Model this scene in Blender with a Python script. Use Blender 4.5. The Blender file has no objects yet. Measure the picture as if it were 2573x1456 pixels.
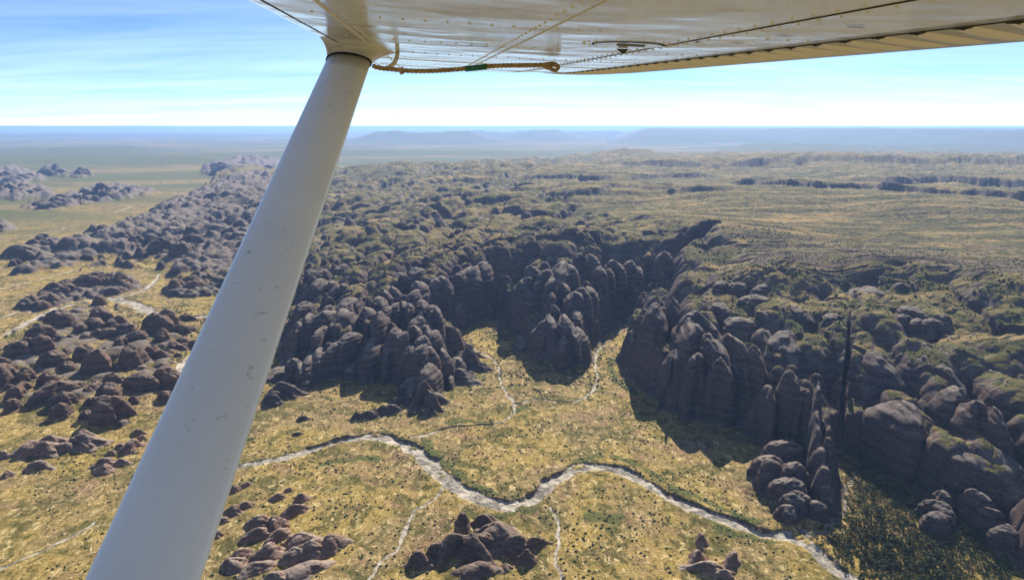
import bpy, math, random
import numpy as np
from mathutils import Vector, Matrix

# ------------------------------------------------------------------ camera, sky, sun, exposure
sc = bpy.context.scene
COL = sc.collection
CAM_H = 450.0
PITCH = math.radians(13.5)
FPX = 683.0                      # focal length for a 1024 px wide frame
SUN_EL, SUN_AZ = 33.0, 15.0      # azimuth clockwise from +Y (the view direction)

cam_d = bpy.data.cameras.new('camera')
cam_d.sensor_width = 36.0
cam_d.lens = FPX / 1024 * 36.0
cam_d.clip_start = 0.05
cam_d.clip_end = 600000
cam = bpy.data.objects.new('camera', cam_d)
COL.objects.link(cam)
cam.location = (0, 0, CAM_H)
cam.rotation_euler = (math.pi / 2 - PITCH, 0, 0)
sc.camera = cam

w = bpy.data.worlds.new('World'); sc.world = w
w.use_nodes = True
wn, wl = w.node_tree.nodes, w.node_tree.links
wn.clear()
w_out = wn.new('ShaderNodeOutputWorld')
w_bg = wn.new('ShaderNodeBackground'); w_bg.inputs[1].default_value = 0.064
sky = wn.new('ShaderNodeTexSky'); sky.sky_type = 'NISHITA'; sky.sun_disc = False
sky.sun_elevation = math.radians(SUN_EL); sky.sun_rotation = math.radians(SUN_AZ)
sky.altitude = 3000; sky.air_density = 0.8; sky.dust_density = 0.15; sky.ozone_density = 3.0
# thin cirrus: direction projected on a high plane, stretched noise
w_tc = wn.new('ShaderNodeTexCoord')
w_sep = wn.new('ShaderNodeSeparateXYZ'); wl.new(w_tc.outputs['Generated'], w_sep.inputs[0])
def wmath(op, a, b=None, c=None):
    n = wn.new('ShaderNodeMath'); n.operation = op
    for i, v in enumerate((a, b, c)):
        if v is None: continue
        if isinstance(v, (int, float)): n.inputs[i].default_value = v
        else: wl.new(v, n.inputs[i])
    return n.outputs[0]
zz = wmath('ADD', wmath('MAXIMUM', w_sep.outputs[2], 0.0), 0.09)
px = wmath('DIVIDE', w_sep.outputs[0], zz)
py = wmath('DIVIDE', w_sep.outputs[1], zz)
w_cmb = wn.new('ShaderNodeCombineXYZ'); wl.new(px, w_cmb.inputs[0]); wl.new(py, w_cmb.inputs[1])
w_map = wn.new('ShaderNodeMapping'); wl.new(w_cmb.outputs[0], w_map.inputs[0])
w_map.inputs['Rotation'].default_value = (0, 0, math.radians(-24))
w_map.inputs['Scale'].default_value = (0.22, 1.0, 1.0)
w_no = wn.new('ShaderNodeTexNoise'); wl.new(w_map.outputs[0], w_no.inputs['Vector'])
w_no.inputs['Scale'].default_value = 1.5; w_no.inputs['Detail'].default_value = 7; w_no.inputs['Roughness'].default_value = 0.55
w_no.inputs['Distortion'].default_value = 0.5
w_rmp = wn.new('ShaderNodeMapRange'); wl.new(w_no.outputs[0], w_rmp.inputs[0])
w_rmp.inputs[1].default_value = 0.36; w_rmp.inputs[2].default_value = 0.74; w_rmp.inputs[3].default_value = 0.0; w_rmp.inputs[4].default_value = 0.85
w_mix = wn.new('ShaderNodeMix'); w_mix.data_type = 'RGBA'
veil = wn.new('ShaderNodeMapRange'); wl.new(w_sep.outputs[2], veil.inputs[0]); veil.inputs[1].default_value = 0.14; veil.inputs[2].default_value = 0.0; veil.inputs[3].default_value = 0.0; veil.inputs[4].default_value = 0.45
wl.new(wmath('MINIMUM', wmath('ADD', w_rmp.outputs[0], veil.outputs[0]), 1.0), w_mix.inputs[0]); wl.new(sky.outputs[0], w_mix.inputs[6])
w_mul = wn.new('ShaderNodeMix'); w_mul.data_type = 'RGBA'; w_mul.blend_type = 'ADD'; w_mul.inputs[0].default_value = 1.0
wl.new(sky.outputs[0], w_mul.inputs[6]); w_mul.inputs[7].default_value = (3.0, 2.5, 2.0, 1)
wl.new(w_mul.outputs[2], w_mix.inputs[7])
w_wb = wn.new('ShaderNodeMix'); w_wb.data_type = 'RGBA'; w_wb.blend_type = 'MULTIPLY'; w_wb.inputs[0].default_value = 1.0
w_wb.inputs[7].default_value = (0.80, 0.94, 1.09, 1); wl.new(w_mix.outputs[2], w_wb.inputs[6])
wl.new(w_wb.outputs[2], w_bg.inputs[0]); wl.new(w_bg.outputs[0], w_out.inputs[0])

sun_d = bpy.data.lights.new('sun', 'SUN')
sun_d.energy = 5.0; sun_d.angle = math.radians(0.55); sun_d.color = (1.0, 0.93, 0.82)
sun = bpy.data.objects.new('sun', sun_d); COL.objects.link(sun)
_e, _a = math.radians(SUN_EL), math.radians(SUN_AZ)
sdir = Vector((math.sin(_a) * math.cos(_e), math.cos(_a) * math.cos(_e), math.sin(_e)))
sun.rotation_euler = sdir.to_track_quat('Z', 'Y').to_euler()
sun.location = (0, 0, 900)

vs = sc.view_settings
vs.view_transform = 'Standard'; vs.look = 'None'; vs.gamma = 1.0; vs.use_curve_mapping = False
vs.exposure = 1.0
sc.cycles.use_denoising = True
sc.cycles.max_bounces = 6; sc.cycles.diffuse_bounces = 3; sc.cycles.glossy_bounces = 3; sc.cycles.volume_bounces = 1

# ------------------------------------------------------------------ small helpers
rng = np.random.default_rng(7)
random.seed(7)
CP, SP = math.cos(PITCH), math.sin(PITCH)

def ray(u, v):
    """direction (world) through a point of the 2573 x 1456 sketch of the view"""
    X = (np.asarray(u, float) - 1286.5) * (1024 / 2573) / FPX
    Y = (727.7 - np.asarray(v, float)) * (1024 / 2573) / FPX
    return X, CP + Y * SP, -SP + Y * CP

def gpt(u, v, z=0.0):
    X, Y, Z = ray(u, v)
    t = (z - CAM_H) / Z
    return np.stack([X * t, Y * t], -1)

def cw(x, y, z):
    """aircraft drawing frame (right, up, ahead of the seat) to world"""
    return Vector((x, z * CP + y * SP, CAM_H - z * SP + y * CP))

_perm = np.random.default_rng(3).permutation(512).astype(np.int64)
_g = np.stack([np.cos(np.arange(512) * 2.399), np.sin(np.arange(512) * 2.399)], -1).astype(np.float32)
def perlin(x, y):
    xi = np.floor(x); yi = np.floor(y)
    fx = (x - xi).astype(np.float32); fy = (y - yi).astype(np.float32)
    xi = xi.astype(np.int64); yi = yi.astype(np.int64)
    def gr(ix, iy, dx, dy):
        g = _g[_perm[(_perm[ix & 511] + iy) & 511]]
        return g[..., 0] * dx + g[..., 1] * dy
    u = fx * fx * fx * (fx * (fx * 6 - 15) + 10); v = fy * fy * fy * (fy * (fy * 6 - 15) + 10)
    a = gr(xi, yi, fx, fy); b = gr(xi + 1, yi, fx - 1, fy)
    c = gr(xi, yi + 1, fx, fy - 1); d = gr(xi + 1, yi + 1, fx - 1, fy - 1)
    return ((a + u * (b - a)) + v * ((c + u * (d - c)) - (a + u * (b - a)))) * 1.5
def fbm(x, y, oct=4, gain=0.5):
    s = 0; a = 1.0; n = 0
    for i in range(oct):
        s = s + a * perlin(x * 2 ** i + 17.3 * i, y * 2 ** i - 9.1 * i); n += a; a *= gain
    return s / n
def worley(x, y):
    """nearest jittered cell point: distance and the cell's own random number"""
    xi = np.floor(x).astype(np.int64); yi = np.floor(y).astype(np.int64)
    d = np.full(x.shape, 9.0, np.float32); cid = np.zeros(x.shape, np.float32)
    for a in (-1, 0, 1):
        for b in (-1, 0, 1):
            h = _perm[(_perm[(xi + a) & 511] + yi + b) & 511]
            jx = (h % 37) / 37.0 * .8 + .1; jy = (h // 14 % 37) / 37.0 * .8 + .1
            dd = ((xi + a + jx - x) ** 2 + (yi + b + jy - y) ** 2).astype(np.float32)
            m = dd < d; d = np.where(m, dd, d); cid = np.where(m, (_perm[h] / 511.0).astype(np.float32), cid)
    return np.sqrt(d), cid
def sstep(a, b, x):
    t = np.clip((x - a) / (b - a), 0, 1); return t * t * (3 - 2 * t)

def poly_sd(P, x, y):
    """signed distance to polygon, positive inside"""
    d = np.full(x.shape, 1e18); ins = np.zeros(x.shape, bool)
    n = len(P)
    for i in range(n):
        ax, ay = P[i]; bx, by = P[(i + 1) % n]
        ex, ey = bx - ax, by - ay
        t = np.clip(((x - ax) * ex + (y - ay) * ey) / (ex * ex + ey * ey + 1e-9), 0, 1)
        d = np.minimum(d, (x - ax - t * ex) ** 2 + (y - ay - t * ey) ** 2)
        c = ((ay > y) != (by > y))
        with np.errstate(divide='ignore', invalid='ignore'):
            ins ^= c & (x < (bx - ax) * (y - ay) / ((by - ay) if by != ay else 1e-9) + ax)
    d = np.sqrt(d)
    return np.where(ins, d, -d)

def line_dist(L, x, y):
    """distance to polyline L[(x,y,*vals)], and the vals interpolated at the nearest point"""
    L = np.asarray(L, float)
    d = np.full(x.shape, 1e18); val = np.zeros(x.shape + (L.shape[1] - 2,))
    for i in range(len(L) - 1):
        ax, ay = L[i, :2]; bx, by = L[i + 1, :2]
        ex, ey = bx - ax, by - ay
        t = np.clip(((x - ax) * ex + (y - ay) * ey) / (ex * ex + ey * ey + 1e-9), 0, 1)
        dd = (x - ax - t * ex) ** 2 + (y - ay - t * ey) ** 2
        m = dd < d
        d = np.where(m, dd, d)
        val[m] = L[i, 2:] + t[m][:, None] * (L[i + 1, 2:] - L[i, 2:])
    return np.sqrt(d), val

def smooth_line(L, n=6):
    """Catmull-Rom resample"""
    L = np.asarray(L, float); P = np.vstack([2 * L[0] - L[1], L, 2 * L[-1] - L[-2]]); out = []
    for i in range(1, len(P) - 2):
        for k in range(n):
            t = k / n
            out.append(0.5 * ((2 * P[i]) + (-P[i-1] + P[i+1]) * t + (2*P[i-1] - 5*P[i] + 4*P[i+1] - P[i+2]) * t*t + (-P[i-1] + 3*P[i] - 3*P[i+1] + P[i+2]) * t**3))
    out.append(P[-2]); return np.array(out)

def link(o, parent=None):
    COL.objects.link(o)
    if parent is not None: o.parent = parent
    return o
def tag(o, label=None, cat=None, group=None, kind=None):
    if label: o['label'] = label
    if cat: o['category'] = cat
    if group: o['group'] = group
    if kind: o['kind'] = kind
    return o
def np_mesh(name, V, F, smooth=True):
    """V (n,3) and quads or tris F (m,k) in numpy"""
    V = np.ascontiguousarray(V, np.float32); F = np.ascontiguousarray(F, np.int32)
    me = bpy.data.meshes.new(name)
    k = F.shape[1]
    me.vertices.add(len(V)); me.vertices.foreach_set('co', V.ravel())
    me.loops.add(F.size); me.loops.foreach_set('vertex_index', F.ravel())
    me.polygons.add(len(F)); me.polygons.foreach_set('loop_start', np.arange(0, F.size, k, dtype=np.int32))
    me.polygons.foreach_set('loop_total', np.full(len(F), k, np.int32))
    me.update(calc_edges=True)
    if smooth: me.polygons.foreach_set('use_smooth', np.ones(len(F), bool))
    return me
def add_attr(me, name, a):
    at = me.attributes.new(name, 'FLOAT', 'POINT'); at.data.foreach_set('value', np.ascontiguousarray(a, np.float32))

# ------------------------------------------------------------------ materials
class NT:
    def __init__(self, name):
        self.m = bpy.data.materials.new(name); self.m.use_nodes = True
        self.t = self.m.node_tree; self.n = self.t.nodes; self.l = self.t.links
        self.b = self.n['Principled BSDF']
    def new(self, typ, **kw):
        n = self.n.new('ShaderNode' + typ)
        for k, v in kw.items(): setattr(n, k, v)
        return n
    def put(self, sock, v):
        if v is None: return
        if hasattr(v, 'is_output') or hasattr(v, 'links'): self.l.new(v, sock)
        elif isinstance(v, (tuple, list)) and len(v) == 3 and sock.type == 'RGBA': sock.default_value = (*v, 1)
        else: sock.default_value = v
    def math(self, op, a, b=None, c=None, clamp=False):
        n = self.new('Math', operation=op, use_clamp=clamp)
        for i, v in enumerate((a, b, c)): self.put(n.inputs[i], v)
        return n.outputs[0]
    def mix(self, f, a, b, blend='MIX'):
        n = self.new('Mix', data_type='RGBA', blend_type=blend)
        self.put(n.inputs[0], f); self.put(n.inputs[6], a); self.put(n.inputs[7], b)
        return n.outputs[2]
    def rng(self, v, a, b, c=0.0, d=1.0, smooth=True):
        n = self.new('MapRange', interpolation_type='SMOOTHSTEP' if smooth else 'LINEAR')
        self.put(n.inputs[0], v)
        for i, q in enumerate((a, b, c, d)): n.inputs[i + 1].default_value = q
        return n.outputs[0]
    def noise(self, vec, scale, detail=4, rough=0.55, dist=0.0, dim='3D', wv=None):
        n = self.new('TexNoise', noise_dimensions=dim)
        if vec is not None: self.l.new(vec, n.inputs['Vector'])
        if wv is not None: self.l.new(wv, n.inputs['W'])
        n.inputs['Scale'].default_value = scale; n.inputs['Detail'].default_value = detail
        n.inputs['Roughness'].default_value = rough; n.inputs['Distortion'].default_value = dist
        return n.outputs[0]
    def attr(self, name):
        return self.new('Attribute', attribute_name=name).outputs['Fac']
    def mapping(self, vec, scale, rot=(0, 0, 0)):
        n = self.new('Mapping'); self.l.new(vec, n.inputs[0]); n.inputs['Scale'].default_value = scale; n.inputs['Rotation'].default_value = rot
        return n.outputs[0]

def rock_color(N, pos, pink=0):
    sep = N.new('SeparateXYZ'); N.l.new(pos, sep.inputs[0]); z = sep.outputs[2]
    warp = N.noise(pos, 0.02, 3)
    zw = N.math('MULTIPLY_ADD', warp, 14.0, z)
    b1 = N.noise(None, 0.16, 3, 0.6, dim='1D', wv=zw)
    b2 = N.noise(None, 0.75, 2, 0.6, dim='1D', wv=zw)
    big = N.noise(pos, 0.012, 4)
    fine = N.noise(pos, 0.35, 5, 0.65)
    dark = (0.054, 0.041, 0.045); brown = (0.114, 0.076, 0.063); orange = (0.27, 0.135, 0.07); grey = (0.275, 0.235, 0.19)
    if pink == 2: dark = (0.072, 0.050, 0.042); brown = (0.185, 0.108, 0.068); orange = (0.31, 0.155, 0.08); grey = (0.28, 0.215, 0.16)
    if pink == 1: dark = (0.13, 0.085, 0.065); brown = (0.30, 0.18, 0.12); orange = (0.36, 0.19, 0.11); grey = (0.38, 0.31, 0.25)
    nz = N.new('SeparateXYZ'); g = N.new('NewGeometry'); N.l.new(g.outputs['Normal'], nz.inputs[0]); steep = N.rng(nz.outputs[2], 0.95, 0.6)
    mid = N.mix(0.5, dark, brown)
    c = N.mix(steep, mid, N.mix(N.rng(b1, 0.40, 0.60), dark, brown))
    c = N.mix(N.math('MULTIPLY', steep, N.math('MULTIPLY', N.rng(b2, 0.52, 0.68, 0.0, 0.7), N.rng(big, 0.42, 0.62))), c, orange)
    c = N.mix(N.math('MULTIPLY', N.rng(fine, 0.45, 0.68), 0.35), c, grey)
    # sunlit crowns painted in: upward faces mixed towards grey
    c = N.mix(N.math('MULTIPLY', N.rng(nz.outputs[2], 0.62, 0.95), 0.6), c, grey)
    c = N.mix(N.rng(N.noise(pos, 0.09, 4, 0.6), 0.35, 0.7, 0.0, 0.55), c, N.mix(0.55, c, (0.05, 0.042, 0.04)))
    hb = N.math('ADD', N.math('MULTIPLY', steep, N.math('ADD', N.math('MULTIPLY', b2, 0.5), N.math('MULTIPLY', b1, 0.8))), N.math('MULTIPLY', fine, 1.3))
    return c, hb

def make_rock(name='banded_sandstone', pink=0):
    N = NT(name)
    pos = N.new('NewGeometry').outputs['Position']
    c, hb = rock_color(N, pos, pink)
    N.put(N.b.inputs['Base Color'], c); N.b.inputs['Roughness'].default_value = 0.95
    N.b.inputs['Specular IOR Level'].default_value = 0.15
    bp = N.new('Bump'); bp.inputs['Strength'].default_value = 0.9; bp.inputs['Distance'].default_value = 1.6
    N.l.new(hb, bp.inputs['Height']); N.l.new(bp.outputs[0], N.b.inputs['Normal'])
    return N.m

def make_ground():
    N = NT('spinifex_and_sandstone')
    pos = N.new('NewGeometry').outputs['Position']
    rc, hb = rock_color(N, pos)
    n1 = N.noise(pos, 0.006, 5, 0.6, 0.6)
    n2 = N.noise(pos, 0.022, 5, 0.62, 0.8)
    n3 = N.noise(N.mapping(pos, (1.25, 0.8, 1), (0, 0, 0.5)), 0.095, 6, 0.72, 0.9)
    n4 = N.noise(pos, 0.42, 4, 0.75)
    gold = (0.36, 0.255, 0.075); tan = (0.28, 0.20, 0.085); pale = (0.70, 0.54, 0.27); olive = (0.085, 0.084, 0.02); pink = (0.30, 0.175, 0.11)
    g = N.mix(N.rng(n1, 0.42, 0.58), gold, tan)
    g = N.mix(N.math('MULTIPLY', N.rng(n2, 0.46, 0.60), 0.8), g, olive)
    g = N.mix(N.math('MULTIPLY', N.rng(N.noise(pos, 0.014, 5, 0.65, 1.2), 0.52, 0.64), 0.5), g, pink)
    g = N.mix(N.math('MULTIPLY', N.rng(n3, 0.52, 0.66), 0.75), g, pale)
    g = N.mix(N.math('MULTIPLY', N.rng(n3, 0.48, 0.36), 0.85), g, (0.055, 0.052, 0.014))
    g = N.mix(N.math('MULTIPLY', N.rng(n4, 0.52, 0.64), 0.6), g, (0.05, 0.045, 0.013))
    # plateau and uplands: duller and greener
    up = N.attr('upland')
    ug = N.mix(N.rng(n2, 0.42, 0.62), (0.225, 0.172, 0.07), (0.085, 0.088, 0.033))
    ug = N.mix(N.math('MULTIPLY', N.rng(N.noise(pos, 0.05, 5, 0.7), 0.5, 0.62), 0.8), ug, (0.085, 0.095, 0.035))
    ug = N.mix(N.math('MULTIPLY', N.rng(n3, 0.54, 0.66), 0.5), ug, (0.38, 0.29, 0.15))
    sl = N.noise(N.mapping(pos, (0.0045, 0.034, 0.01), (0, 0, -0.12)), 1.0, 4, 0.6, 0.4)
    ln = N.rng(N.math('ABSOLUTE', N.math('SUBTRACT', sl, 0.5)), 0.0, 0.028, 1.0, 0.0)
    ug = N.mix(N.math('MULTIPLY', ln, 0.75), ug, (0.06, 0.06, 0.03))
    sl2 = N.noise(N.mapping(pos, (0.003, 0.016, 0.01), (0, 0, -0.2)), 1.0, 4, 0.6, 0.4)
    ug = N.mix(N.rng(sl2, 0.52, 0.66), ug, (0.34, 0.235, 0.10))
    ug = N.mix(N.math('MULTIPLY', N.rng(N.noise(N.mapping(pos, (1, 2.4, 1), (0, 0, -0.15)), 0.0035, 6, 0.65, 0.6), 0.5, 0.6), 0.75), ug, (0.075, 0.075, 0.032))
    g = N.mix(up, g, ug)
    # far woodland and lush strips
    gr = N.math('ADD', N.attr('green'), N.math('MULTIPLY', N.math('SUBTRACT', n3, 0.5), 0.9), clamp=True)
    gc = N.mix(N.rng(n4, 0.4, 0.6), (0.055, 0.072, 0.02), (0.15, 0.155, 0.05))
    g = N.mix(N.math('MULTIPLY', N.rng(gr, 0.3, 0.75), 0.92), g, gc)
    # pale sand
    sm = N.math('ADD', N.attr('sand'), N.math('MULTIPLY', N.math('SUBTRACT', n3, 0.5), 1.3), clamp=True)
    sv = N.mapping(pos, (0.5, 0.5, 0.5))
    sc_ = N.mix(N.rng(N.noise(sv, 0.09, 5, 0.6, 1.5), 0.36, 0.64), (0.20, 0.18, 0.15), (0.54, 0.48, 0.38))
    g = N.mix(N.rng(sm, 0.35, 0.6), g, sc_)
    rm = N.math('ADD', N.attr('rock'), N.math('MULTIPLY', N.math('SUBTRACT', N.noise(pos, 0.15, 4, 0.7), 0.5), 0.8), clamp=True)
    rmk = N.rng(rm, 0.38, 0.58)
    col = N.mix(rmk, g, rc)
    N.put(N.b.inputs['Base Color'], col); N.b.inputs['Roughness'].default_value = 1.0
    N.b.inputs['Specular IOR Level'].default_value = 0.08
    gh = N.math('ADD', N.math('MULTIPLY', n4, 1.4), N.math('MULTIPLY', n3, 3.0))
    h = N.new('Mix', data_type='FLOAT'); N.l.new(rmk, h.inputs[0]); N.l.new(gh, h.inputs[2]); N.l.new(hb, h.inputs[3])
    bp = N.new('Bump'); bp.inputs['Strength'].default_value = 0.8; bp.inputs['Distance'].default_value = 1.3
    N.l.new(h.outputs[0], bp.inputs['Height']); N.l.new(bp.outputs[0], N.b.inputs['Normal'])
    return N.m

def make_simple(name, col, rough=0.8, spec=0.3, var=0.25, vscale=20, metal=0.0, bump=0.0):
    N = NT(name)
    pos = N.new('TexCoord').outputs['Object']
    n = N.noise(pos, vscale, 4, 0.6)
    dk = tuple(c * (1 - var) for c in col); lt = tuple(min(1, c * (1 + var)) for c in col)
    N.put(N.b.inputs['Base Color'], N.mix(N.rng(n, 0.3, 0.7), dk, lt))
    N.b.inputs['Roughness'].default_value = rough; N.b.inputs['Specular IOR Level'].default_value = spec; N.b.inputs['Metallic'].default_value = metal
    if bump:
        bp = N.new('Bump'); bp.inputs['Strength'].default_value = 0.5; bp.inputs['Distance'].default_value = bump
        N.l.new(n, bp.inputs['Height']); N.l.new(bp.outputs[0], N.b.inputs['Normal'])
    return N.m

def make_leaf(name, a, b, scale):
    N = NT(name)
    pos = N.new('NewGeometry').outputs['Position']
    N.put(N.b.inputs['Base Color'], N.mix(N.rng(N.noise(pos, scale, 3), 0.35, 0.65), a, b))
    N.b.inputs['Roughness'].default_value = 0.8; N.b.inputs['Specular IOR Level'].default_value = 0.2
    return N.m

M_ROCK = make_rock(); M_PINK = make_rock('pink_banded_sandstone', 1); M_WARM = make_rock('warm_banded_sandstone', 2); M_GROUND = make_ground()

# ------------------------------------------------------------------ the lie of the land (sketch points -> metres)
def gl(pts, z=0.0): return np.array([gpt(u, v, z) for u, v in pts])
MASSIF = [(600, 425), (540, 440), (515, 475), (450, 500), (330, 562), (180, 600), (70, 615), (40, 640), (90, 665), (20, 692), (170, 690), (270, 668),
          (400, 690), (470, 715), (560, 735), (640, 800), (700, 900), (690, 985), (780, 965), (880, 950), (950, 955), (1040, 1000), (1090, 1022), (1120, 975), (1170, 940),
          (1225, 925), (1180, 880), (1140, 835), (1200, 812), (1240, 795), (1290, 850), (1320, 905), (1420, 940), (1488, 915), (1495, 870), (1550, 820), (1590, 785),
          (1602, 800), (1562, 880), (1555, 930), (1610, 975), (1690, 1030), (1750, 1065), (1840, 1085), (1930, 1130), (2010, 1150), (2040, 1250), (2100, 1265), (2112, 1170),
          (2122, 1140), (2160, 1150), (2260, 1210), (2350, 1270), (2440, 1310), (2573, 1430), (2900, 1500)]
massif_xy = np.vstack([gl(MASSIF), gl([(3300, 900), (3400, 420), (2573, 374), (1900, 366), (1290, 380), (880, 398)], 200)])
RIM = [(1790, 560), (1850, 600), (1960, 650), (2060, 662), (2250, 650), (2400, 672), (2573, 692), (2900, 760), (3400, 700), (3400, 425), (2573, 376), (1900, 369), (1600, 384),
       (1380, 400), (1330, 430), (1420, 480), (1540, 515), (1630, 538), (1700, 548)]
rim_xy = gl(RIM, 198)
ENV = [(1790, 560, 196), (1960, 650, 200), (2250, 650, 200), (2573, 690, 200), (2300, 500, 202), (1900, 480, 206), (1500, 470, 198), (1300, 420, 190), (2000, 400, 204), (2500, 400, 204), (1000, 410, 172), (1250, 480, 184),
       (1650, 780, 142), (1700, 775, 140), (1800, 840, 120), (1900, 870, 115), (1960, 895, 112), (2060, 905, 112), (2110, 905, 114), (2200, 930, 112), (2300, 930, 114), (2400, 990, 106), (2500, 970, 116), (2573, 1060, 104), (1900, 740, 158), (2000, 740, 162), (2150, 760, 160), (2300, 770, 162), (2500, 810, 155), (2050, 820, 138), (2350, 850, 136),
       (1700, 545, 190), (1500, 570, 184), (1620, 640, 164), (1500, 700, 138), (1380, 600, 168), (1390, 660, 148), (1190, 690, 122), (1290, 660, 142), (1100, 640, 138), (1000, 560, 152), (900, 500, 130), (1350, 740, 104), (1500, 740, 112),
       (1060, 760, 117), (960, 790, 106), (850, 790, 96), (870, 860, 76), (1060, 860, 80), (1000, 880, 76), (750, 850, 62), (760, 760, 86), (800, 660, 104), (850, 580, 118), (720, 600, 96),
       (1370, 830, 78), (1440, 840, 76), (1450, 790, 88), (1300, 880, 40),
       (600, 560, 66), (500, 560, 52), (400, 600, 42), (250, 620, 34), (100, 640, 28), (550, 660, 42), (450, 640, 42), (600, 470, 70), (650, 430, 80), (330, 640, 36), (2700, 1300, 130), (3000, 800, 190)]
env_xy = np.array([gpt(u, v, z) for u, v, z in ENV]); env_z = np.array([e[2] for e in ENV], float)
def env_h(x, y):
    num = np.zeros(x.shape); den = np.zeros(x.shape)
    for (ex, ey), ez in zip(env_xy, env_z):
        wgt = 1.0 / (((x - ex) ** 2 + (y - ey) ** 2) / 900 + 1.0) ** 1.6
        num += wgt * ez; den += wgt
    return num / den
# gorges and clefts: (u, v, z at the lip), half width, floor height, wall slope
def carve_line(pts, n=4):
    L = np.array([[*gpt(u, v, z), hw, fl] for u, v, z, hw, fl in pts]); return smooth_line(L, n)
CARVES = [(carve_line([(1590, 790, 0, 14, 0), (1640, 720, 60, 9, 12), (1690, 650, 120, 6, 40), (1735, 600, 165, 5, 75), (1795, 556, 195, 4, 120)]), 2.6),
          (carve_line([(2116, 1168, 0, 2.0, 0), (2123, 1100, 30, 1.5, 5), (2121, 1040, 60, 1.5, 12), (2126, 970, 90, 1.4, 28), (2128, 910, 110, 1.2, 48), (2136, 850, 128, 0.7, 80), (2135, 800, 145, 0.2, 120), (2139, 765, 156, 0.0, 146)]), 11.0),
          (carve_line([(1135, 830, 0, 9, 0), (1110, 780, 50, 6, 10), (1098, 720, 90, 5, 40), (1120, 660, 130, 4, 90)]), 3.5),
          (carve_line([(1245, 792, 0, 9, 0), (1258, 740, 60, 6, 15), (1245, 690, 110, 5, 60), (1235, 640, 140, 4, 110)]), 3.5),
          (carve_line([(1480, 745, 90, 5, 50), (1462, 690, 130, 5, 80), (1440, 640, 155, 4, 115)]), 3.0),
          (carve_line([(1640, 690, 90, 5, 40), (1600, 640, 145, 5, 90), (1540, 600, 175, 4, 130), (1490, 575, 183, 4, 150)]), 3.0),
          (carve_line([(1700, 880, 90, 4, 60), (1720, 800, 150, 4, 95), (1760, 740, 172, 3, 150)]), 4.0),
          (carve_line([(860, 930, 20, 5, 5), (900, 830, 70, 5, 35), (905, 740, 100, 5, 65), (960, 690, 125, 4, 100)]), 2.6),
          (carve_line([(2440, 1000, 125, 4, 95), (2420, 880, 145, 4, 118), (2350, 800, 165, 3, 145)]), 3.0),
          (carve_line([(1000, 470, 160, 16, 110), (1120, 452, 170, 16, 120), (1260, 440, 185, 16, 140), (1420, 446, 195, 14, 165)]), 2.0),
          (carve_line([(870, 520, 125, 12, 70), (1000, 505, 145, 12, 95), (1150, 520, 165, 10, 125)]), 2.0)]
# creeks: (u, v, half width, depth)
def creek(pts, n=6): return smooth_line(np.array([[*gpt(u, v, 0), hw * (.5 if hw < 4 else .88), dp] for u, v, hw, dp in pts]), n)
CREEKS = [creek([(540, 1190, 5, 3), (610, 1172, 6, 3), (700, 1155, 7, 4), (800, 1125, 8, 5), (880, 1102, 9, 6), (960, 1098, 10, 6), (1020, 1118, 11, 5), (1070, 1152, 11, 4), (1112, 1195, 12, 4), (1160, 1230, 12, 4), (1220, 1260, 11, 4),
                 (1280, 1270, 10, 5), (1335, 1256, 9, 6), (1378, 1216, 10, 6), (1420, 1190, 11, 6), (1490, 1172, 10, 6), (1560, 1184, 9, 5), (1630, 1215, 9, 5), (1700, 1255, 9, 5), (1780, 1292, 9, 6), (1860, 1318, 9, 6), (1930, 1342, 9, 7),
                 (1985, 1350, 8, 7), (2035, 1372, 8, 5), (2085, 1412, 8, 4), (2150, 1462, 9, 4), (2300, 1560, 9, 4)]),
          creek([(1035, 1100, 3, 3), (1130, 1072, 3, 4), (1230, 1066, 3, 3), (1285, 1046, 3, 3), (1292, 1012, 3, 3), (1268, 980, 2.6, 3), (1255, 930, 2.4, 3), (1240, 900, 2.2, 2), (1195, 876, 2, 2), (1150, 850, 1.8, 2)]),
          creek([(1292, 1014, 3, 3), (1345, 1003, 3, 4), (1450, 1007, 3, 3), (1500, 962, 3, 3), (1495, 905, 3, 3), (1512, 868, 3, 2), (1560, 830, 3, 2), (1588, 792, 3, 2)]),
          creek([(1125, 1225, 2, 2), (1090, 1252, 2, 2), (1040, 1292, 2, 2), (1012, 1340, 2, 2), (992, 1380, 1.8, 2), (948, 1425, 1.6, 2), (900, 1490, 1.5, 2)]),
          creek([(1385, 1270, 2, 2), (1410, 1330, 2, 2), (1400, 1400, 2, 2), (1425, 1470, 2, 2)]),
          creek([(-80, 1470, 2, 1.5), (0, 1432, 2, 1.5), (100, 1390, 2, 1.5), (215, 1330, 2, 1.5), (240, 1310, 1.5, 1.5)]),
          creek([(20, 838, 7, 2), (90, 800, 9, 2), (150, 775, 10, 2), (260, 752, 14, 2), (330, 762, 18, 2), (385, 788, 16, 2), (430, 800, 12, 2), (520, 794, 14, 2), (640, 770, 12, 2)]),
          creek([(290, 750, 6, 2), (350, 735, 6, 2), (385, 712, 5, 2), (400, 690, 4, 2)]),
          creek([(470, 960, 6, 2), (440, 940, 7, 2), (560, 820, 6, 2)]),
          creek([(2170, 1165, 2.5, 2), (2125, 1230, 2.5, 2), (2118, 1290, 3, 3), (2060, 1335, 4, 4), (2000, 1345, 5, 5)])]
TRACKS = [smooth_line(np.array([[*gpt(u, v, 0), hw] for u, v, hw in L])) for L in (
          [(-60, 742, 5), (60, 712, 5), (150, 690, 5), (260, 662, 4)], [(110, 585, 6), (150, 578, 6), (165, 570, 5)], [(290, 535, 8), (330, 520, 8), (360, 515, 8)],
          [(0, 800, 4), (60, 780, 4), (90, 790, 3)], [(1130, 940, 2), (1180, 900, 2)])]
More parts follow.
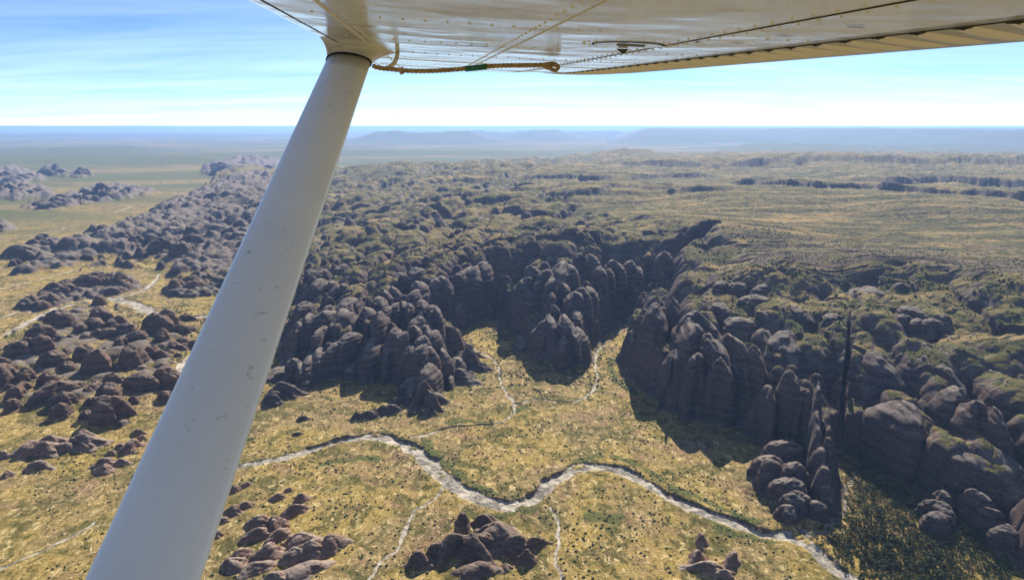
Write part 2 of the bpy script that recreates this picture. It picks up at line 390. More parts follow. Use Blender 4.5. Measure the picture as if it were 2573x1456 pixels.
GREENS = [smooth_line(np.array([[*gpt(u, v, 0), hw] for u, v, hw in L])) for L in (
          [(1120, 1062, 4), (1165, 1055, 6), (1215, 1062, 3)], [(1300, 1032, 5), (1330, 1018, 6)], [(1340, 998, 4), (1400, 995, 5), (1450, 1002, 4)],
          [(1065, 1100, 6), (1080, 1130, 8), (1120, 1165, 7), (1180, 1215, 7), (1240, 1240, 5), (1290, 1252, 4)], [(1290, 1290, 8), (1335, 1275, 9), (1370, 1258, 5)],
          [(1440, 1165, 5), (1500, 1148, 8), (1580, 1160, 7), (1680, 1215, 7), (1790, 1270, 6), (1900, 1315, 5)], [(1480, 1290, 14), (1550, 1300, 15)],
          [(1790, 1310, 4), (1850, 1345, 8), (1940, 1362, 5)], [(940, 1150, 8), (850, 1160, 6), (800, 1170, 5)], [(1530, 900, 5), (1545, 950, 7), (1600, 990, 5)],
          [(1250, 1300, 8), (1180, 1290, 8)], [(2040, 1395, 5), (2120, 1440, 8), (2180, 1480, 10)])]
WOOD = gl([(2118, 1170), (2090, 1300), (2010, 1345), (2060, 1385), (2160, 1470), (2250, 1560), (2800, 1560), (2700, 1420), (2573, 1400), (2400, 1290), (2260, 1205), (2170, 1150)])

# ------------------------------------------------------------------ rounded sandstone domes
# traced crowns on the massif: (u, v, width) in the sketch
def c5(a): return [(628.2 + x * .3452, 565.4 + y * .3452, w_ * .3452) for x, y, w_ in a]
def c6(a): return [(1444.9 + x * .4385, 502.6 + y * .4385, w_ * .4385) for x, y, w_ in a]
LEFT_FLANK = c5([(370,575,100),(480,405,110),(570,420,120),(650,440,130),(720,330,80),(640,300,120),(520,330,90),(430,330,80),(560,590,70),(690,560,150),(540,640,130),(500,760,80),(660,640,170),(410,660,90),(350,720,90),(640,860,130),(700,810,120),
                 (560,930,120),(480,930,120),(780,1010,130),(800,970,60),(340,1010,120),(300,980,80),(410,970,120),(450,1040,120),(200,1060,120)])
CENTRE = c5([(850,620,130),(930,650,130),(985,610,90),(1050,580,110),(1110,560,60),(1160,580,60),(1240,560,110),(1320,600,110),(920,540,140),(980,500,130),(1040,470,110),(1190,480,90),(1230,430,150),(1080,370,150),(1190,330,140),(1370,390,170),
             (1200,690,130),(1190,740,100),(1120,790,110),(1050,770,100),(1270,750,110),(1330,780,120),(1250,820,110),(1000,890,110),(880,850,200),(1150,900,150),(1240,890,110),(1300,900,130),(1400,930,120),(1500,980,100),(1270,1050,150),(1190,1130,140),(1440,1090,80),(870,1040,90)])
ALCOVE = c5([(1600,320,200),(1520,350,80),(1690,280,150),(1500,570,130),(1740,380,110),(1730,580,80),(2030,490,140),(2020,390,140),(2100,410,70),(2220,400,150),(2160,330,90),(2060,310,90),(2370,500,140),(2290,430,90),(2200,500,60),(2280,290,180),(2420,470,110),(2340,300,100)]) \
         + c6([(90,510,90),(150,390,60),(200,400,50),(320,350,60),(330,460,120),(370,390,60),(520,300,80),(540,240,90),(230,350,80),(100,320,70)])
ISLAND = c5([(2140,760,150),(2300,810,170),(2220,890,70),(2190,680,120),(2300,680,110),(2330,740,110),(2400,770,120),(2440,600,110),(2480,680,120),(2220,590,50),(1980,840,100),(2150,710,80),(2500,590,80),(2380,640,100)])
WALL = c6([(470,610,110),(560,580,100),(700,640,170),(690,700,150),(620,870,130),(700,880,100),(850,910,100),(1040,860,90),(800,790,150),(930,800,140),(1100,760,150),(1220,780,200),(1480,840,150),(1480,930,110),(1250,990,100),(1110,1070,80),(1310,1080,90)])
KNOBS = c6([(850,600,100),(960,690,150),(1060,560,130),(860,470,90),(950,480,80),(1100,490,100),(1270,620,140),(1500,660,100),(1720,520,200),(1880,480,60),(1900,660,70),(1980,690,80),(2060,690,90),(2130,660,60),(1960,620,110),(1500,700,150)])
RIGHT = c6([(1830,860,250),(1960,900,180),(2050,850,200),(2100,960,150),(2180,1080,150),(1760,900,160),(1900,1190,200),(2300,1150,150),(2420,1220,120)])
# free-standing rocks: (u, v of the crown, width in sketch px, height in m, stretch, turn in degrees)
SPUR = [(1978, 1112, 84, 42, 1.2, 10), (1945, 1155, 96, 36, 1.4, 20), (2000, 1168, 66, 38, 1.2, 40), (1985, 1208, 74, 32, 1.2, 30), (2010, 1243, 60, 28, 1.0, 0), (1985, 1275, 54, 20, 1.3, 30), (2055, 1262, 44, 22, 1.0, 0)]
GULLY = [(2385, 1240, 62, 30, 1.4, 150), (2372, 1268, 72, 26, 1.5, 150), (2368, 1296, 70, 22, 1.5, 150), (2425, 1185, 66, 48, 1.3, 120), (2470, 1240, 70, 44, 1.2, 120), (2505, 1285, 70, 34, 1.3, 120), (2545, 1330, 70, 30, 1.4, 120), (2440, 1270, 40, 26, 1.1, 0), (2500, 1090, 90, 80, 1.2, 90), (2560, 1180, 80, 60, 1.2, 90)]
MEADOW = [(1060, 962, 44, 36, 1.3, 60), (1080, 985, 46, 30, 1.8, 110), (1030, 985, 34, 18, 1.2, 0), (1000, 1000, 30, 12, 1.8, 20), (960, 1020, 36, 12, 2.2, 25), (920, 1034, 40, 11, 2.2, 25), (985, 1016, 24, 12, 1.1, 0), (1085, 1012, 30, 15, 1.5, 80), (895, 1036, 16, 12, 1.0, 0),
          (1150, 905, 50, 24, 2.0, 160), (1190, 905, 46, 16, 2.0, 160), (1205, 918, 36, 10, 2.2, 165), (1160, 930, 60, 20, 1.8, 160), (1180, 880, 36, 12, 1.8, 160), (760, 1045, 20, 8, 1.8, 20), (745, 1085, 18, 6, 2, 20), (705, 965, 50, 26, 1.4, 20), (680, 985, 40, 20, 1.2, 0)]
CREEKROCK = [(1165, 1288, 34, 20, 1.6, 100), (1225, 1298, 52, 18, 1.5, 160), (1260, 1330, 100, 26, 1.5, 165), (1200, 1345, 70, 26, 1.5, 20), (1140, 1350, 60, 26, 1.4, 30), (1185, 1355, 74, 28, 1.6, 150), (1100, 1365, 50, 20, 1.7, 25), (1055, 1388, 44, 18, 1.3, 20), (1340, 1355, 46, 16, 2.2, 30), (1320, 1385, 36, 16, 1.5, 30), (1290, 1345, 60, 22, 1.3, 0), (1190, 1420, 66, 16, 1.4, 0), (1275, 1420, 26, 5, 1.4, 150), (1155, 1410, 14, 6, 1, 0)]
STRUTROCK = [(585, 1222, 26, 10, 1.5, 25), (612, 1212, 24, 9, 1.7, 25), (580, 1272, 34, 13, 1.3, 20), (612, 1262, 30, 10, 1.6, 30), (692, 1242, 34, 10, 2.4, 30), (722, 1225, 20, 7, 1.6, 20), (755, 1240, 30, 12, 1.6, 55), (735, 1272, 44, 15, 1.9, 40), (640, 1300, 46, 16, 1.5, 20), (690, 1300, 46, 18, 1.7, 50), (690, 1335, 50, 15, 1.8, 60), (640, 1330, 50, 15, 1.6, 35),
             (760, 1345, 70, 15, 1.9, 20), (830, 1350, 50, 20, 1.5, 60), (770, 1365, 66, 20, 1.6, 25), (740, 1385, 60, 16, 1.6, 25), (662, 1375, 60, 16, 1.7, 50), (600, 1385, 42, 15, 1.5, 60), (585, 1405, 50, 14, 1.4, 20), (640, 1420, 56, 12, 1.4, 30), (755, 1425, 80, 12, 1.6, 20), (690, 1440, 40, 10, 1.5, 0), (540, 1330, 30, 12, 1.4, 0), (560, 1300, 26, 10, 1.5, 20)]
LOWROCK = [(1765, 1345, 36, 13, 2.2, 95), (1750, 1385, 40, 14, 1.6, 70), (1840, 1390, 40, 15, 1.5, 60), (1780, 1412, 56, 12, 1.8, 5), (1822, 1432, 30, 9, 1.2, 0), (1735, 1108, 26, 7, 1.6, 165), (1760, 1112, 26, 6, 1.6, 160), (1720, 1105, 16, 5, 1.2, 0)]
# groups of domes on the plain: polygon, radius range, height per radius, spacing, edge falloff
NEAR_POLY = [(-40, 880), (60, 860), (110, 800), (200, 745), (300, 765), (330, 830), (410, 800), (505, 805), (520, 840), (470, 930), (430, 1000), (330, 1070), (230, 1085), (150, 1050), (60, 1030), (-40, 1040)]
LOW_POLY = [(-40, 1150), (60, 1120), (150, 1095), (240, 1095), (260, 1115), (170, 1150), (60, 1195), (-40, 1210)]
LOW2_POLY = [(290, 1110), (360, 1080), (380, 1120), (330, 1160), (250, 1200), (230, 1190)]
MID_POLY = [(40, 775), (130, 730), (230, 700), (330, 700), (350, 728), (270, 745), (190, 755), (110, 780)]
MID2_POLY = [(405, 738), (470, 705), (560, 680), (600, 715), (540, 742), (470, 748)]
RANGE_POLY = [(25, 688), (60, 618), (180, 600), (330, 562), (420, 522), (480, 492), (560, 470), (690, 438), (710, 560), (660, 640), (600, 720), (430, 690), (380, 660), (260, 650), (170, 680)]
OUT = [[(-40, 425), (60, 425), (110, 452), (60, 460), (-40, 462)], [(88, 440), (120, 420), (170, 430), (175, 442), (120, 445)], [(172, 442), (200, 425), (232, 440), (200, 446)], [(-40, 500), (0, 470), (70, 470), (130, 480), (130, 496), (40, 503)],
       [(50, 525), (110, 500), (190, 485), (250, 462), (330, 465), (400, 482), (330, 500), (250, 508), (130, 527)], [(-40, 580), (0, 558), (20, 560), (38, 575), (10, 582)], [(515, 418), (600, 405), (700, 405), (700, 430), (600, 446), (520, 440)]]

def surf_env(x, y):
    sd = poly_sd(massif_xy, x, y)
    f = sstep(-12, 50, sd) ** 0.8
    return env_h(x, y) * f
def march(uv):
    """first meeting of the sight line with the massif's envelope"""
    uv = np.array(uv, float)
    X, Y, Z = ray(uv[:, 0], uv[:, 1])
    t = np.arange(650, 5200, 4.0)
    x = X[:, None] * t; y = Y[:, None] * t; z = CAM_H + Z[:, None] * t
    h = surf_env(x, y)
    hit = (h >= z)
    k = np.where(hit.any(1), hit.argmax(1), -1)
    return x[np.arange(len(uv)), k], y[np.arange(len(uv)), k], z[np.arange(len(uv)), k], k >= 0

domes = []     # dict(x, y, top, r, h, st, rot, grp)
def add_massif(lst, grp, hmul):
    x, y, z, ok = march([(a, b) for a, b, c in lst])
    for i, (u, v, wd) in enumerate(lst):
        if not ok[i]: continue
        D = math.hypot(y[i], CAM_H - z[i]); r = wd * 0.398 * D / FPX * 0.56
        h = min(z[i] + 6, max(hmul * 1.12 * r, 14)); st = 1.15 if grp == 'knobs' else random.uniform(1.7, 2.6); tw = h > 1.9 * r; r *= (1.5 if grp in ('wall', 'right') else 1.25) * math.sqrt(st); h = z[i] + 6 if grp in ('wall', 'right') else h
        domes.append(dict(x=x[i], y=y[i] + r * (0.1 if grp in ('wall', 'right') else 0.55), top=z[i], r=r, h=h, st=st, rot=random.uniform(68, 102), grp=grp, tower=tw))
add_massif(LEFT_FLANK, 'left_flank', 2.4); add_massif(CENTRE, 'centre', 2.8); add_massif(ALCOVE, 'alcove', 2.8); add_massif(ISLAND, 'island', 2.4)
add_massif(WALL, 'wall', 4.0); add_massif(KNOBS, 'knobs', 1.0); add_massif(RIGHT, 'right', 2.6)
def add_free(lst, grp):
    for u, v, wd, h, st, rot in lst:
        h = h * (.85 if grp in ('strutrock', 'lowrock', 'creekrock') else 1); p = gpt(u, v, h); D = math.hypot(p[1], CAM_H - h); r = wd * 0.398 * D / FPX * 0.5 / math.sqrt(st) * 1.3
        domes.append(dict(x=p[0], y=p[1] + r * .3, top=h, r=r, h=h, st=st, rot=rot, grp=grp, tower=h > 1.7 * r))
add_free(SPUR, 'spur'); add_free(GULLY, 'gully'); add_free(MEADOW, 'meadow'); add_free(CREEKROCK, 'creekrock'); add_free(STRUTROCK, 'strutrock'); add_free(LOWROCK, 'lowrock')
filler = []    # smaller domes that go into the terrain surface itself
def scatter(poly, r0, r1, hr, space, grp, n_obj, fall=60, peak=None, most=420):
    P = gl(poly); lo, hi = P.min(0), P.max(0)
    out = []
    cand = rng.uniform(lo, hi, (7000, 2)); csd = poly_sd(P, cand[:, 0], cand[:, 1])
    arr = np.zeros((421, 3))
    for p, sd in zip(cand, csd):
        if sd < 2: continue
        r = (r0 + (r1 - r0) * rng.random() ** 1.6) * (0.55 + 0.45 * min(1, sd / fall))
        q = arr[:len(out)]
        if len(out) and ((q[:, 0] - p[0]) ** 2 + (q[:, 1] - p[1]) ** 2 < (space * (q[:, 2] + r) * 0.5) ** 2).any(): continue
        h = r * hr * rng.uniform(0.8, 1.25)
        if peak: h += peak[2] * math.exp(-((p[0] - peak[0]) ** 2 + (p[1] - peak[1]) ** 2) / peak[3] ** 2)
        arr[len(out)] = (p[0], p[1], r); out.append((p[0], p[1], r, h))
        if len(out) >= most: break
    out.sort(key=lambda q: -q[2] ** 2 / q[1] ** 2)
    for i, (x, y, r, h) in enumerate(out):
        d = dict(x=x, y=y, top=h, r=r, h=h, st=rng.uniform(1.0, 1.7), rot=rng.uniform(-30, 50), grp=grp, tower=False)
        (domes if i < n_obj else filler).append(d)
scatter(NEAR_POLY, 7, 29, 1.35, 1.02, 'near', 75, 40, None, 120)
scatter(LOW_POLY, 8, 19, 1.0, 1.2, 'low', 13, 16, None, 13)
scatter(LOW2_POLY, 7, 15, 1.1, 1.2, 'low', 8, 16, None, 8)
scatter(MID_POLY, 9, 30, 1.25, 0.8, 'mid', 26, 40)
scatter(MID2_POLY, 9, 28, 1.2, 0.8, 'mid', 14, 40)
RP = gl(RANGE_POLY)
scatter(RANGE_POLY, 12, 44, 1.3, 0.78, 'range', 110, 90)
pk = gpt(262, 500)
scatter(OUT[4], 14, 40, 1.0, 1.0, 'outlier', 22, 60, (pk[0], pk[1], 62, 90))
for i in (0, 1, 2, 3): scatter(OUT[i], 22, 48, 1.3, 1.0, 'outlier', 9, 60)
scatter(OUT[5], 14, 26, 1.2, 1.0, 'outlier', 5, 40); scatter(OUT[6], 40, 80, 1.0, 1.0, 'outlier', 12, 100)

def clear_of_clefts(d):
    for k_, c_ in ((0, 2.0), (1, 4.0)):
        dist = float(line_dist(CARVES[k_][0], np.array([d['x']]), np.array([d['y']]))[0][0])
        if dist < d['r'] / math.sqrt(d['st']) * (.8 if k_ == 0 else 1.0) + c_: return False
    return True
domes = [d for d in domes if clear_of_clefts(d)]

# ------------------------------------------------------------------ terrain height on a fan-shaped grid (finest where the detail is)
TH0 = math.radians(41.0)
th_d = np.linspace(-TH0, TH0, 900)
th_c = np.linspace(TH0, 2 * math.pi - TH0, 72)[1:-1]
TH = np.concatenate([th_d, th_c])
R = [0.5, 60, 150, 250, 350, 430, 490, 535]
r_ = 560.0
while r_ < 1700: R.append(r_); r_ += 1.65
st_ = 1.65
while r_ < 4500: R.append(r_); r_ += st_; st_ *= 1.009
while r_ < 200000: R.append(r_); r_ += st_; st_ *= 1.03
R.append(200000.0); R = np.array(R)
GX = R[:, None] * np.sin(TH)[None]; GY = R[:, None] * np.cos(TH)[None]
ND = len(th_d)
NI0, NI1 = np.searchsorted(R, [500, 9500]); near = (slice(NI0, NI1), slice(0, ND))
sx, sy = GX[near], GY[near]
def coarse(fn, k=4):
    """evaluate a smooth field on every k-th grid line and fill in between"""
    n0, n1 = sx.shape
    ri = np.unique(np.append(np.arange(0, n0, k), n0 - 1)); ci = np.unique(np.append(np.arange(0, n1, k), n1 - 1))
    v = fn(sx[np.ix_(ri, ci)], sy[np.ix_(ri, ci)])
    a = np.arange(n0); p = np.clip(np.searchsorted(ri, a, 'right') - 1, 0, len(ri) - 2); t = ((a - ri[p]) / (ri[p + 1] - ri[p]))[:, None]
    v = v[p] * (1 - t) + v[p + 1] * t
    a = np.arange(n1); p = np.clip(np.searchsorted(ci, a, 'right') - 1, 0, len(ci) - 2); t = ((a - ci[p]) / (ci[p + 1] - ci[p]))[None]
    return v[:, p] * (1 - t) + v[:, p + 1] * t

H = 2.2 * fbm(GX / 240, GY / 240, 3) + 5 * fbm(GX / 1500 + 5, GY / 1500, 2)
H *= sstep(300, 600, R)[:, None]
upland = np.zeros(GX.shape, np.float32); rock = np.zeros(GX.shape, np.float32); green = np.zeros(GX.shape, np.float32); sand = np.zeros(GX.shape, np.float32)

# massif body
wob = 7 * fbm(sx / 45, sy / 45, 3) + 12 * fbm(sx / 130, sy / 130, 2)
sd0 = coarse(lambda x, y: poly_sd(massif_xy, x, y))
wx_ = sx + 9 * fbm(sx / 40, sy / 40, 2); wy_ = sy + 9 * fbm(sx / 40 + 50, sy / 40, 2)
ra_ = 0.16; ux_ = wx_ * math.cos(ra_) - wy_ * math.sin(ra_); uy_ = wx_ * math.sin(ra_) + wy_ * math.cos(ra_)
WA, CA = worley(ux_ / 54, uy_ / 112); WC, CC = worley(wx_ / 190 + 3, wy_ / 150); WB, CB = worley(wx_ / 27 + 7, wy_ / 27)
lobes = (20 + 22 * sstep(40, 200, sx - 0.17 * (sy - 900))) * (0.5 - WA ** 2 * 1.6) + 7 * (0.5 - WB ** 2 * 1.5)      # convex buttresses with sharp clefts between
sd = sd0 + 0.6 * wob + lobes - 6
sdr = coarse(lambda x, y: poly_sd(rim_xy, x, y)) + 10 * fbm(sx / 60 + 3, sy / 60, 3)
env = coarse(env_h)
f = sstep(-4, 34, sd) ** 0.8
plat = sstep(-48, 22, sdr + 14 * fbm(sx / 30, sy / 30, 3))
# banded low scarps running across the tableland
band = fbm(sx / 420, sy / 75, 4); band2 = fbm(sx / 160 + 40, sy / 34, 3)
farw = np.clip(np.hypot(sx, sy) / 2200, 1, 4)
bq = (band * 9.0) + .5 * band2; stairs = np.floor(bq) + sstep(.0, .22, bq - np.floor(bq))
terr = 4.6 * farw * (stairs - bq * .8) + 3.0 * farw * band + 1.2 * band2
broken = 9 * fbm(sx / 70, sy / 50, 4) + 4.5 * np.abs(fbm(sx / 26, sy / 26, 3))
lowz = sstep(95, 30, env)      # the ragged low range: body stays low so domes stand out
eastw = sstep(40, 200, sx - 0.17 * (sy - 900))        # the big cliff side stands straighter than the stepped side
inner = sstep(20, 230, sd) * (1 - eastw) + sstep(14, 150, sd) * eastw
stepk = (0.55 + 0.45 * inner) * (1 - plat) + plat
shelf = sstep(135, 165, env) * (0.35 + 0.65 * eastw)
hive = (CA - .5) * 26 - 40 * WA ** 2 + ((CB - .5) * 6 - 9 * WB ** 2) + 12
farrough = sstep(1500, 2300, sy)
hive = hive * (1 - .5 * farrough) + farrough * ((CC - .5) * 34 - 46 * WC ** 2 + 8) - 8 * eastw
hive = hive * (1 - .25 * eastw)
hive = hive * (1 - .58 * shelf * sstep(-.25, .15, fbm(sx / 130 + 11, sy / 90, 2))) * (1 - plat)
body = f * hive + env * f * stepk * (1 - 0.70 * lowz) - (1 - plat) * (9 + 7 * fbm(sx / 80, sy / 80, 2)) * f + plat * terr + (1 - plat) * f * broken * (0.2 + 0.5 * sstep(60, 140, env))
for pts_s, ht_, back_ in (([(1780, 444), (1880, 452), (2020, 464), (2200, 472), (2400, 482), (2573, 490), (2900, 500)], 34, 700), ([(2050, 428), (2200, 440), (2380, 440), (2573, 448), (2900, 452)], 40, 800),
                          ([(1250, 470), (1400, 480), (1600, 470), (1800, 480)], 16, 260), ([(1000, 440), (1200, 432), (1500, 436), (1750, 428)], 30, 800), ([(1500, 402), (1800, 412), (2100, 406), (2573, 412), (2900, 412)], 45, 1200)):
    L_ = gl(pts_s, 200); o_ = np.argsort(L_[:, 0]); L_ = L_[o_]
    wob_s = 230 * fbm(sx / 260 + ht_, sy / 260, 4) + 60 * (worley(sx / 150 + ht_, sy / 150)[0] - .4)
    dd_ = sy - np.interp(sx, L_[:, 0], L_[:, 1]) + wob_s
    env_x = sstep(L_[0, 0], L_[0, 0] + 250, sx) * sstep(L_[-1, 0] + 200, L_[-1, 0] - 50, sx)
    body = body + plat * env_x * ht_ * (sstep(-8, 22, dd_) - sstep(150, back_, dd_)) * (.75 + .5 * fbm(sx / 200 + 5, sy / 200, 2))
Hs = H[near]
inM = sd > 0
Hs = np.where(sd > -6, np.maximum(Hs, body * f + Hs * (1 - f)), Hs)
upl = np.clip(f * sstep(40, 110, env), 0, 1)

# carve gorges
cut = np.full(sx.shape, 1e9)
for L, slope in CARVES:
    lo = L[:, :2].min(0) - 150; hi = L[:, :2].max(0) + 150
    m = (sx > lo[0]) & (sx < hi[0]) & (sy > lo[1]) & (sy < hi[1])
    d, v = line_dist(L, sx[m], sy[m])
    kn_ = .4 if slope > 10 else 1.0
    d = np.maximum(0, d + kn_ * (5 * fbm(sx[m] / 22, sy[m] / 22, 3) - 7 * (.5 - WB[m] ** 2)) - v[:, 0])
    hgt = v[:, 1] + slope * 1.5 * d ** 1.05
    cm = cut[m]; cut[m] = np.minimum(cm, hgt)
Hs = np.where(inM, np.minimum(Hs, np.maximum(cut, 0)), Hs)
H[near] = Hs; upland[near] = upl
for poly, hgt in ((NEAR_POLY, 10), (MID_POLY, 9), (MID2_POLY, 9), (RANGE_POLY, 16)):
    P_ = gl(poly); sdp = coarse(lambda x, y: poly_sd(P_, x, y))
    k_ = sstep(4, 60, sdp + 14 * fbm(sx / 50, sy / 50, 2))
    W1_, C1_ = worley(wx_ / 58 + hgt, wy_ / 46 + hgt)
    H[near] += hgt * k_ * (0.5 + 0.4 * fbm(sx / 36 + 3, sy / 36, 3)) + k_ * hgt * 1.5 * (.3 + C1_) * np.maximum(0, .55 - W1_ ** 2 * 1.8); rock[near] = np.maximum(rock[near], k_ * np.clip(.62 - .6 * (W1_ - .45) - .16 * (hgt < 16), .1, .7))

# filler domes raised from the terrain itself: beehive crowns packed over the massif's broken flanks
def seeds_grid(space, x0, x1, y0, y1):
    gx, gy = np.meshgrid(np.arange(x0, x1, space), np.arange(y0, y1, space * .866))
    gx = gx + (np.arange(gx.shape[0]) % 2)[:, None] * space / 2
    return (gx + rng.uniform(-.42, .42, gx.shape) * space).ravel(), (gy + rng.uniform(-.42, .42, gy.shape) * space).ravel()
def fill(space, y0, y1, rmin, rmax, p, relief):
    qx, qy = seeds_grid(space, -2600, 1900, y0, y1)
    keep = np.abs(np.arctan2(qx, qy)) < TH0 + .02; qx, qy = qx[keep], qy[keep]
    s = poly_sd(massif_xy, qx, qy); sr = poly_sd(rim_xy, qx, qy)
    e = env_h(qx, qy)
    nz = fbm(qx / 110, qy / 110, 2)
    keep = (s > 6) & (sr < -8) & (rng.random(len(qx)) < p) & (nz > -0.28)
    for x, y, s_, e_ in zip(qx[keep], qy[keep], s[keep], e[keep]):
        ff = float(sstep(np.float64(-6), np.float64(42), np.float64(s_)) ** .85)
        r = rmin + (rmax - rmin) * rng.random() ** 2
        lowz_ = float(sstep(np.float64(95), np.float64(30), np.float64(e_)))
        sk_ = 0.46 + 0.54 * float(sstep(np.float64(20), np.float64(190), np.float64(s_ + 30)))
        top = e_ * ff * (sk_ if x < 0.17 * (y - 900) + 60 else .8) * (1 - .62 * lowz_) + rng.uniform(-4, relief) + lowz_ * r * rng.uniform(.3, 1.1)
        filler.append(dict(x=x, y=y, top=top, r=r, h=min(top, r * 2.2), st=rng.uniform(1, 1.5), rot=rng.uniform(0, 180), grp='fill', tower=False))
fill(30, 900, 2000, 6, 20, 0.22, 6)
fill(60, 2000, 5200, 14, 40, 0.35, 8)
TD = th_d[1] - th_d[0]
for d in filler:
    rr = math.hypot(d['x'], d['y']); ta = math.atan2(d['x'], d['y']); ext = d['r'] * 1.35 * max(d['st'], 1)
    i0, i1 = np.searchsorted(R, [rr - ext, rr + ext]); j0 = int((ta - ext / rr + TH0) / TD); j1 = int((ta + ext / rr + TH0) / TD) + 2
    j0 = max(j0, 0); j1 = min(j1, ND)
    if i1 <= i0 or j1 <= j0: continue
    dx = GX[i0:i1, j0:j1] - d['x']; dy = GY[i0:i1, j0:j1] - d['y']
    a = math.radians(d['rot']); ex = (dx * math.cos(a) + dy * math.sin(a)) / d['st']; ey = -dx * math.sin(a) + dy * math.cos(a)
    an = np.arctan2(ey, ex); ph = d['x'] * .37
    q = np.sqrt(ex ** 2 + ey ** 2) / d['r'] * (1 + .10 * np.sin(3 * an + ph) + .07 * np.sin(5 * an + 2 * ph))
    z = d['top'] - d['h'] * 0.8 * q ** 2.3
    sub = H[i0:i1, j0:j1]; m = z > sub
    if d['grp'] == 'fill':
        cutlim = 1
    sub[m] = z[m]; rock[i0:i1, j0:j1][m] = np.maximum(rock[i0:i1, j0:j1][m], 0.5 + .35 * sstep(0.25, 0.6, q[m]))
for d in domes:
    if d['grp'] not in ('spur', 'gully', 'meadow', 'creekrock', 'strutrock', 'lowrock', 'near', 'low', 'mid', 'island', 'outlier'): continue
    rr = math.hypot(d['x'], d['y']); ta = math.atan2(d['x'], d['y']); ext = d['r'] * 2.3
    i0, i1 = np.searchsorted(R, [rr - ext, rr + ext]); j0 = max(int((ta - ext / rr + TH0) / TD), 0); j1 = min(int((ta + ext / rr + TH0) / TD) + 2, ND)
    if i1 <= i0 or j1 <= j0: continue
    xx = GX[i0:i1, j0:j1]; yy = GY[i0:i1, j0:j1]; dx = xx - d['x']; dy = yy - d['y']
    a = math.radians(d['rot']); q_ = math.sqrt(d['st']); ex = (dx * math.cos(a) + dy * math.sin(a)) / q_; ey = (-dx * math.sin(a) + dy * math.cos(a)) * q_
    q = np.sqrt(ex ** 2 + ey ** 2) / d['r'] + .55 * fbm(xx / (d['r'] * .9), yy / (d['r'] * .9), 3)
    big_ = d['grp'] in ('creekrock', 'strutrock', 'lowrock')
    z = d['h'] * (.30 if big_ else .42) * np.clip(1 - q / (1.75 if big_ else 1.6), 0, 1) ** 1.1
    sub = H[i0:i1, j0:j1]; m = z > 0.15
    sub[m] = np.maximum(sub[m], sub[m] * .3 + z[m])
    rk = rock[i0:i1, j0:j1]; rk[m] = np.maximum(rk[m], np.clip(.05 + .55 * z[m] / (d['h'] * .25), 0, .75))
# gorges stay open
Hs = H[near]; Hs = np.where(inM, np.minimum(Hs, np.maximum(cut, 0) + 0.0), Hs); H[near] = Hs

# creeks and tracks
crk = np.zeros(GX.shape, np.float32)
def box_mask(lo, hi):
    m = np.zeros(GX.shape, bool); m[near] = (sx > lo[0]) & (sx < hi[0]) & (sy > lo[1]) & (sy < hi[1]); return m
for L in CREEKS:
    lo = L[:, :2].min(0) - 60; hi = L[:, :2].max(0) + 60
    m = box_mask(lo, hi)
    x, y = GX[m], GY[m]
    d, v = line_dist(L, x + 7 * fbm(x / 34, y / 34, 3), y + 7 * fbm(x / 34 + 9, y / 34, 3))
    t = sstep(1.0, 0.0, (d - v[:, 0] * (1 + .55 * fbm(x / 24 + 30, y / 24, 2))) / np.where(v[:, 0] > 4, 3.0, 1.6))
    low = sstep(14, 4, H[m])
    H[m] = H[m] - t * v[:, 1] * (.35 + .9 * sstep(-.3, .5, fbm(x / 60 + 80, y / 60, 2))) * .7 * low + low * t * 1.5 * fbm(x / 9, y / 9, 3)
    H[m] += low * (1 - t) * 1.6 * np.exp(-((d - v[:, 0] - 10) / 9) ** 2) * (v[:, 0] > 4)
    isl = sstep(.24, .46, fbm(x / 26 + 5, y / 26, 3)) * (v[:, 0] > 4)
    sand[m] = np.maximum(sand[m], t * low * (1 - .75 * isl)); H[m] += low * t * isl * 1.6; crk[m] = np.maximum(crk[m], t * low)
for L in TRACKS:
    lo = L[:, :2].min(0) - 60; hi = L[:, :2].max(0) + 60
    m = box_mask(lo, hi)
    d, v = line_dist(L, GX[m], GY[m]); sand[m] = np.maximum(sand[m], 0.8 * sstep(1.2, .5, d / v[:, 0]))
for L in GREENS:
    lo = L[:, :2].min(0) - 90; hi = L[:, :2].max(0) + 90
    m = box_mask(lo, hi)
    d, v = line_dist(L, GX[m], GY[m]); nn = fbm(GX[m] / 22, GY[m] / 22, 3); green[m] = np.maximum(green[m], sstep(1.9, .2, d / v[:, 0] + 2.2 * nn) * (sand[m] < .3) * .78)
m = box_mask((200, 500), (2000, 1100))
green[m] = np.maximum(green[m], 0.3 * sstep(-15, 25, poly_sd(WOOD, GX[m], GY[m])))
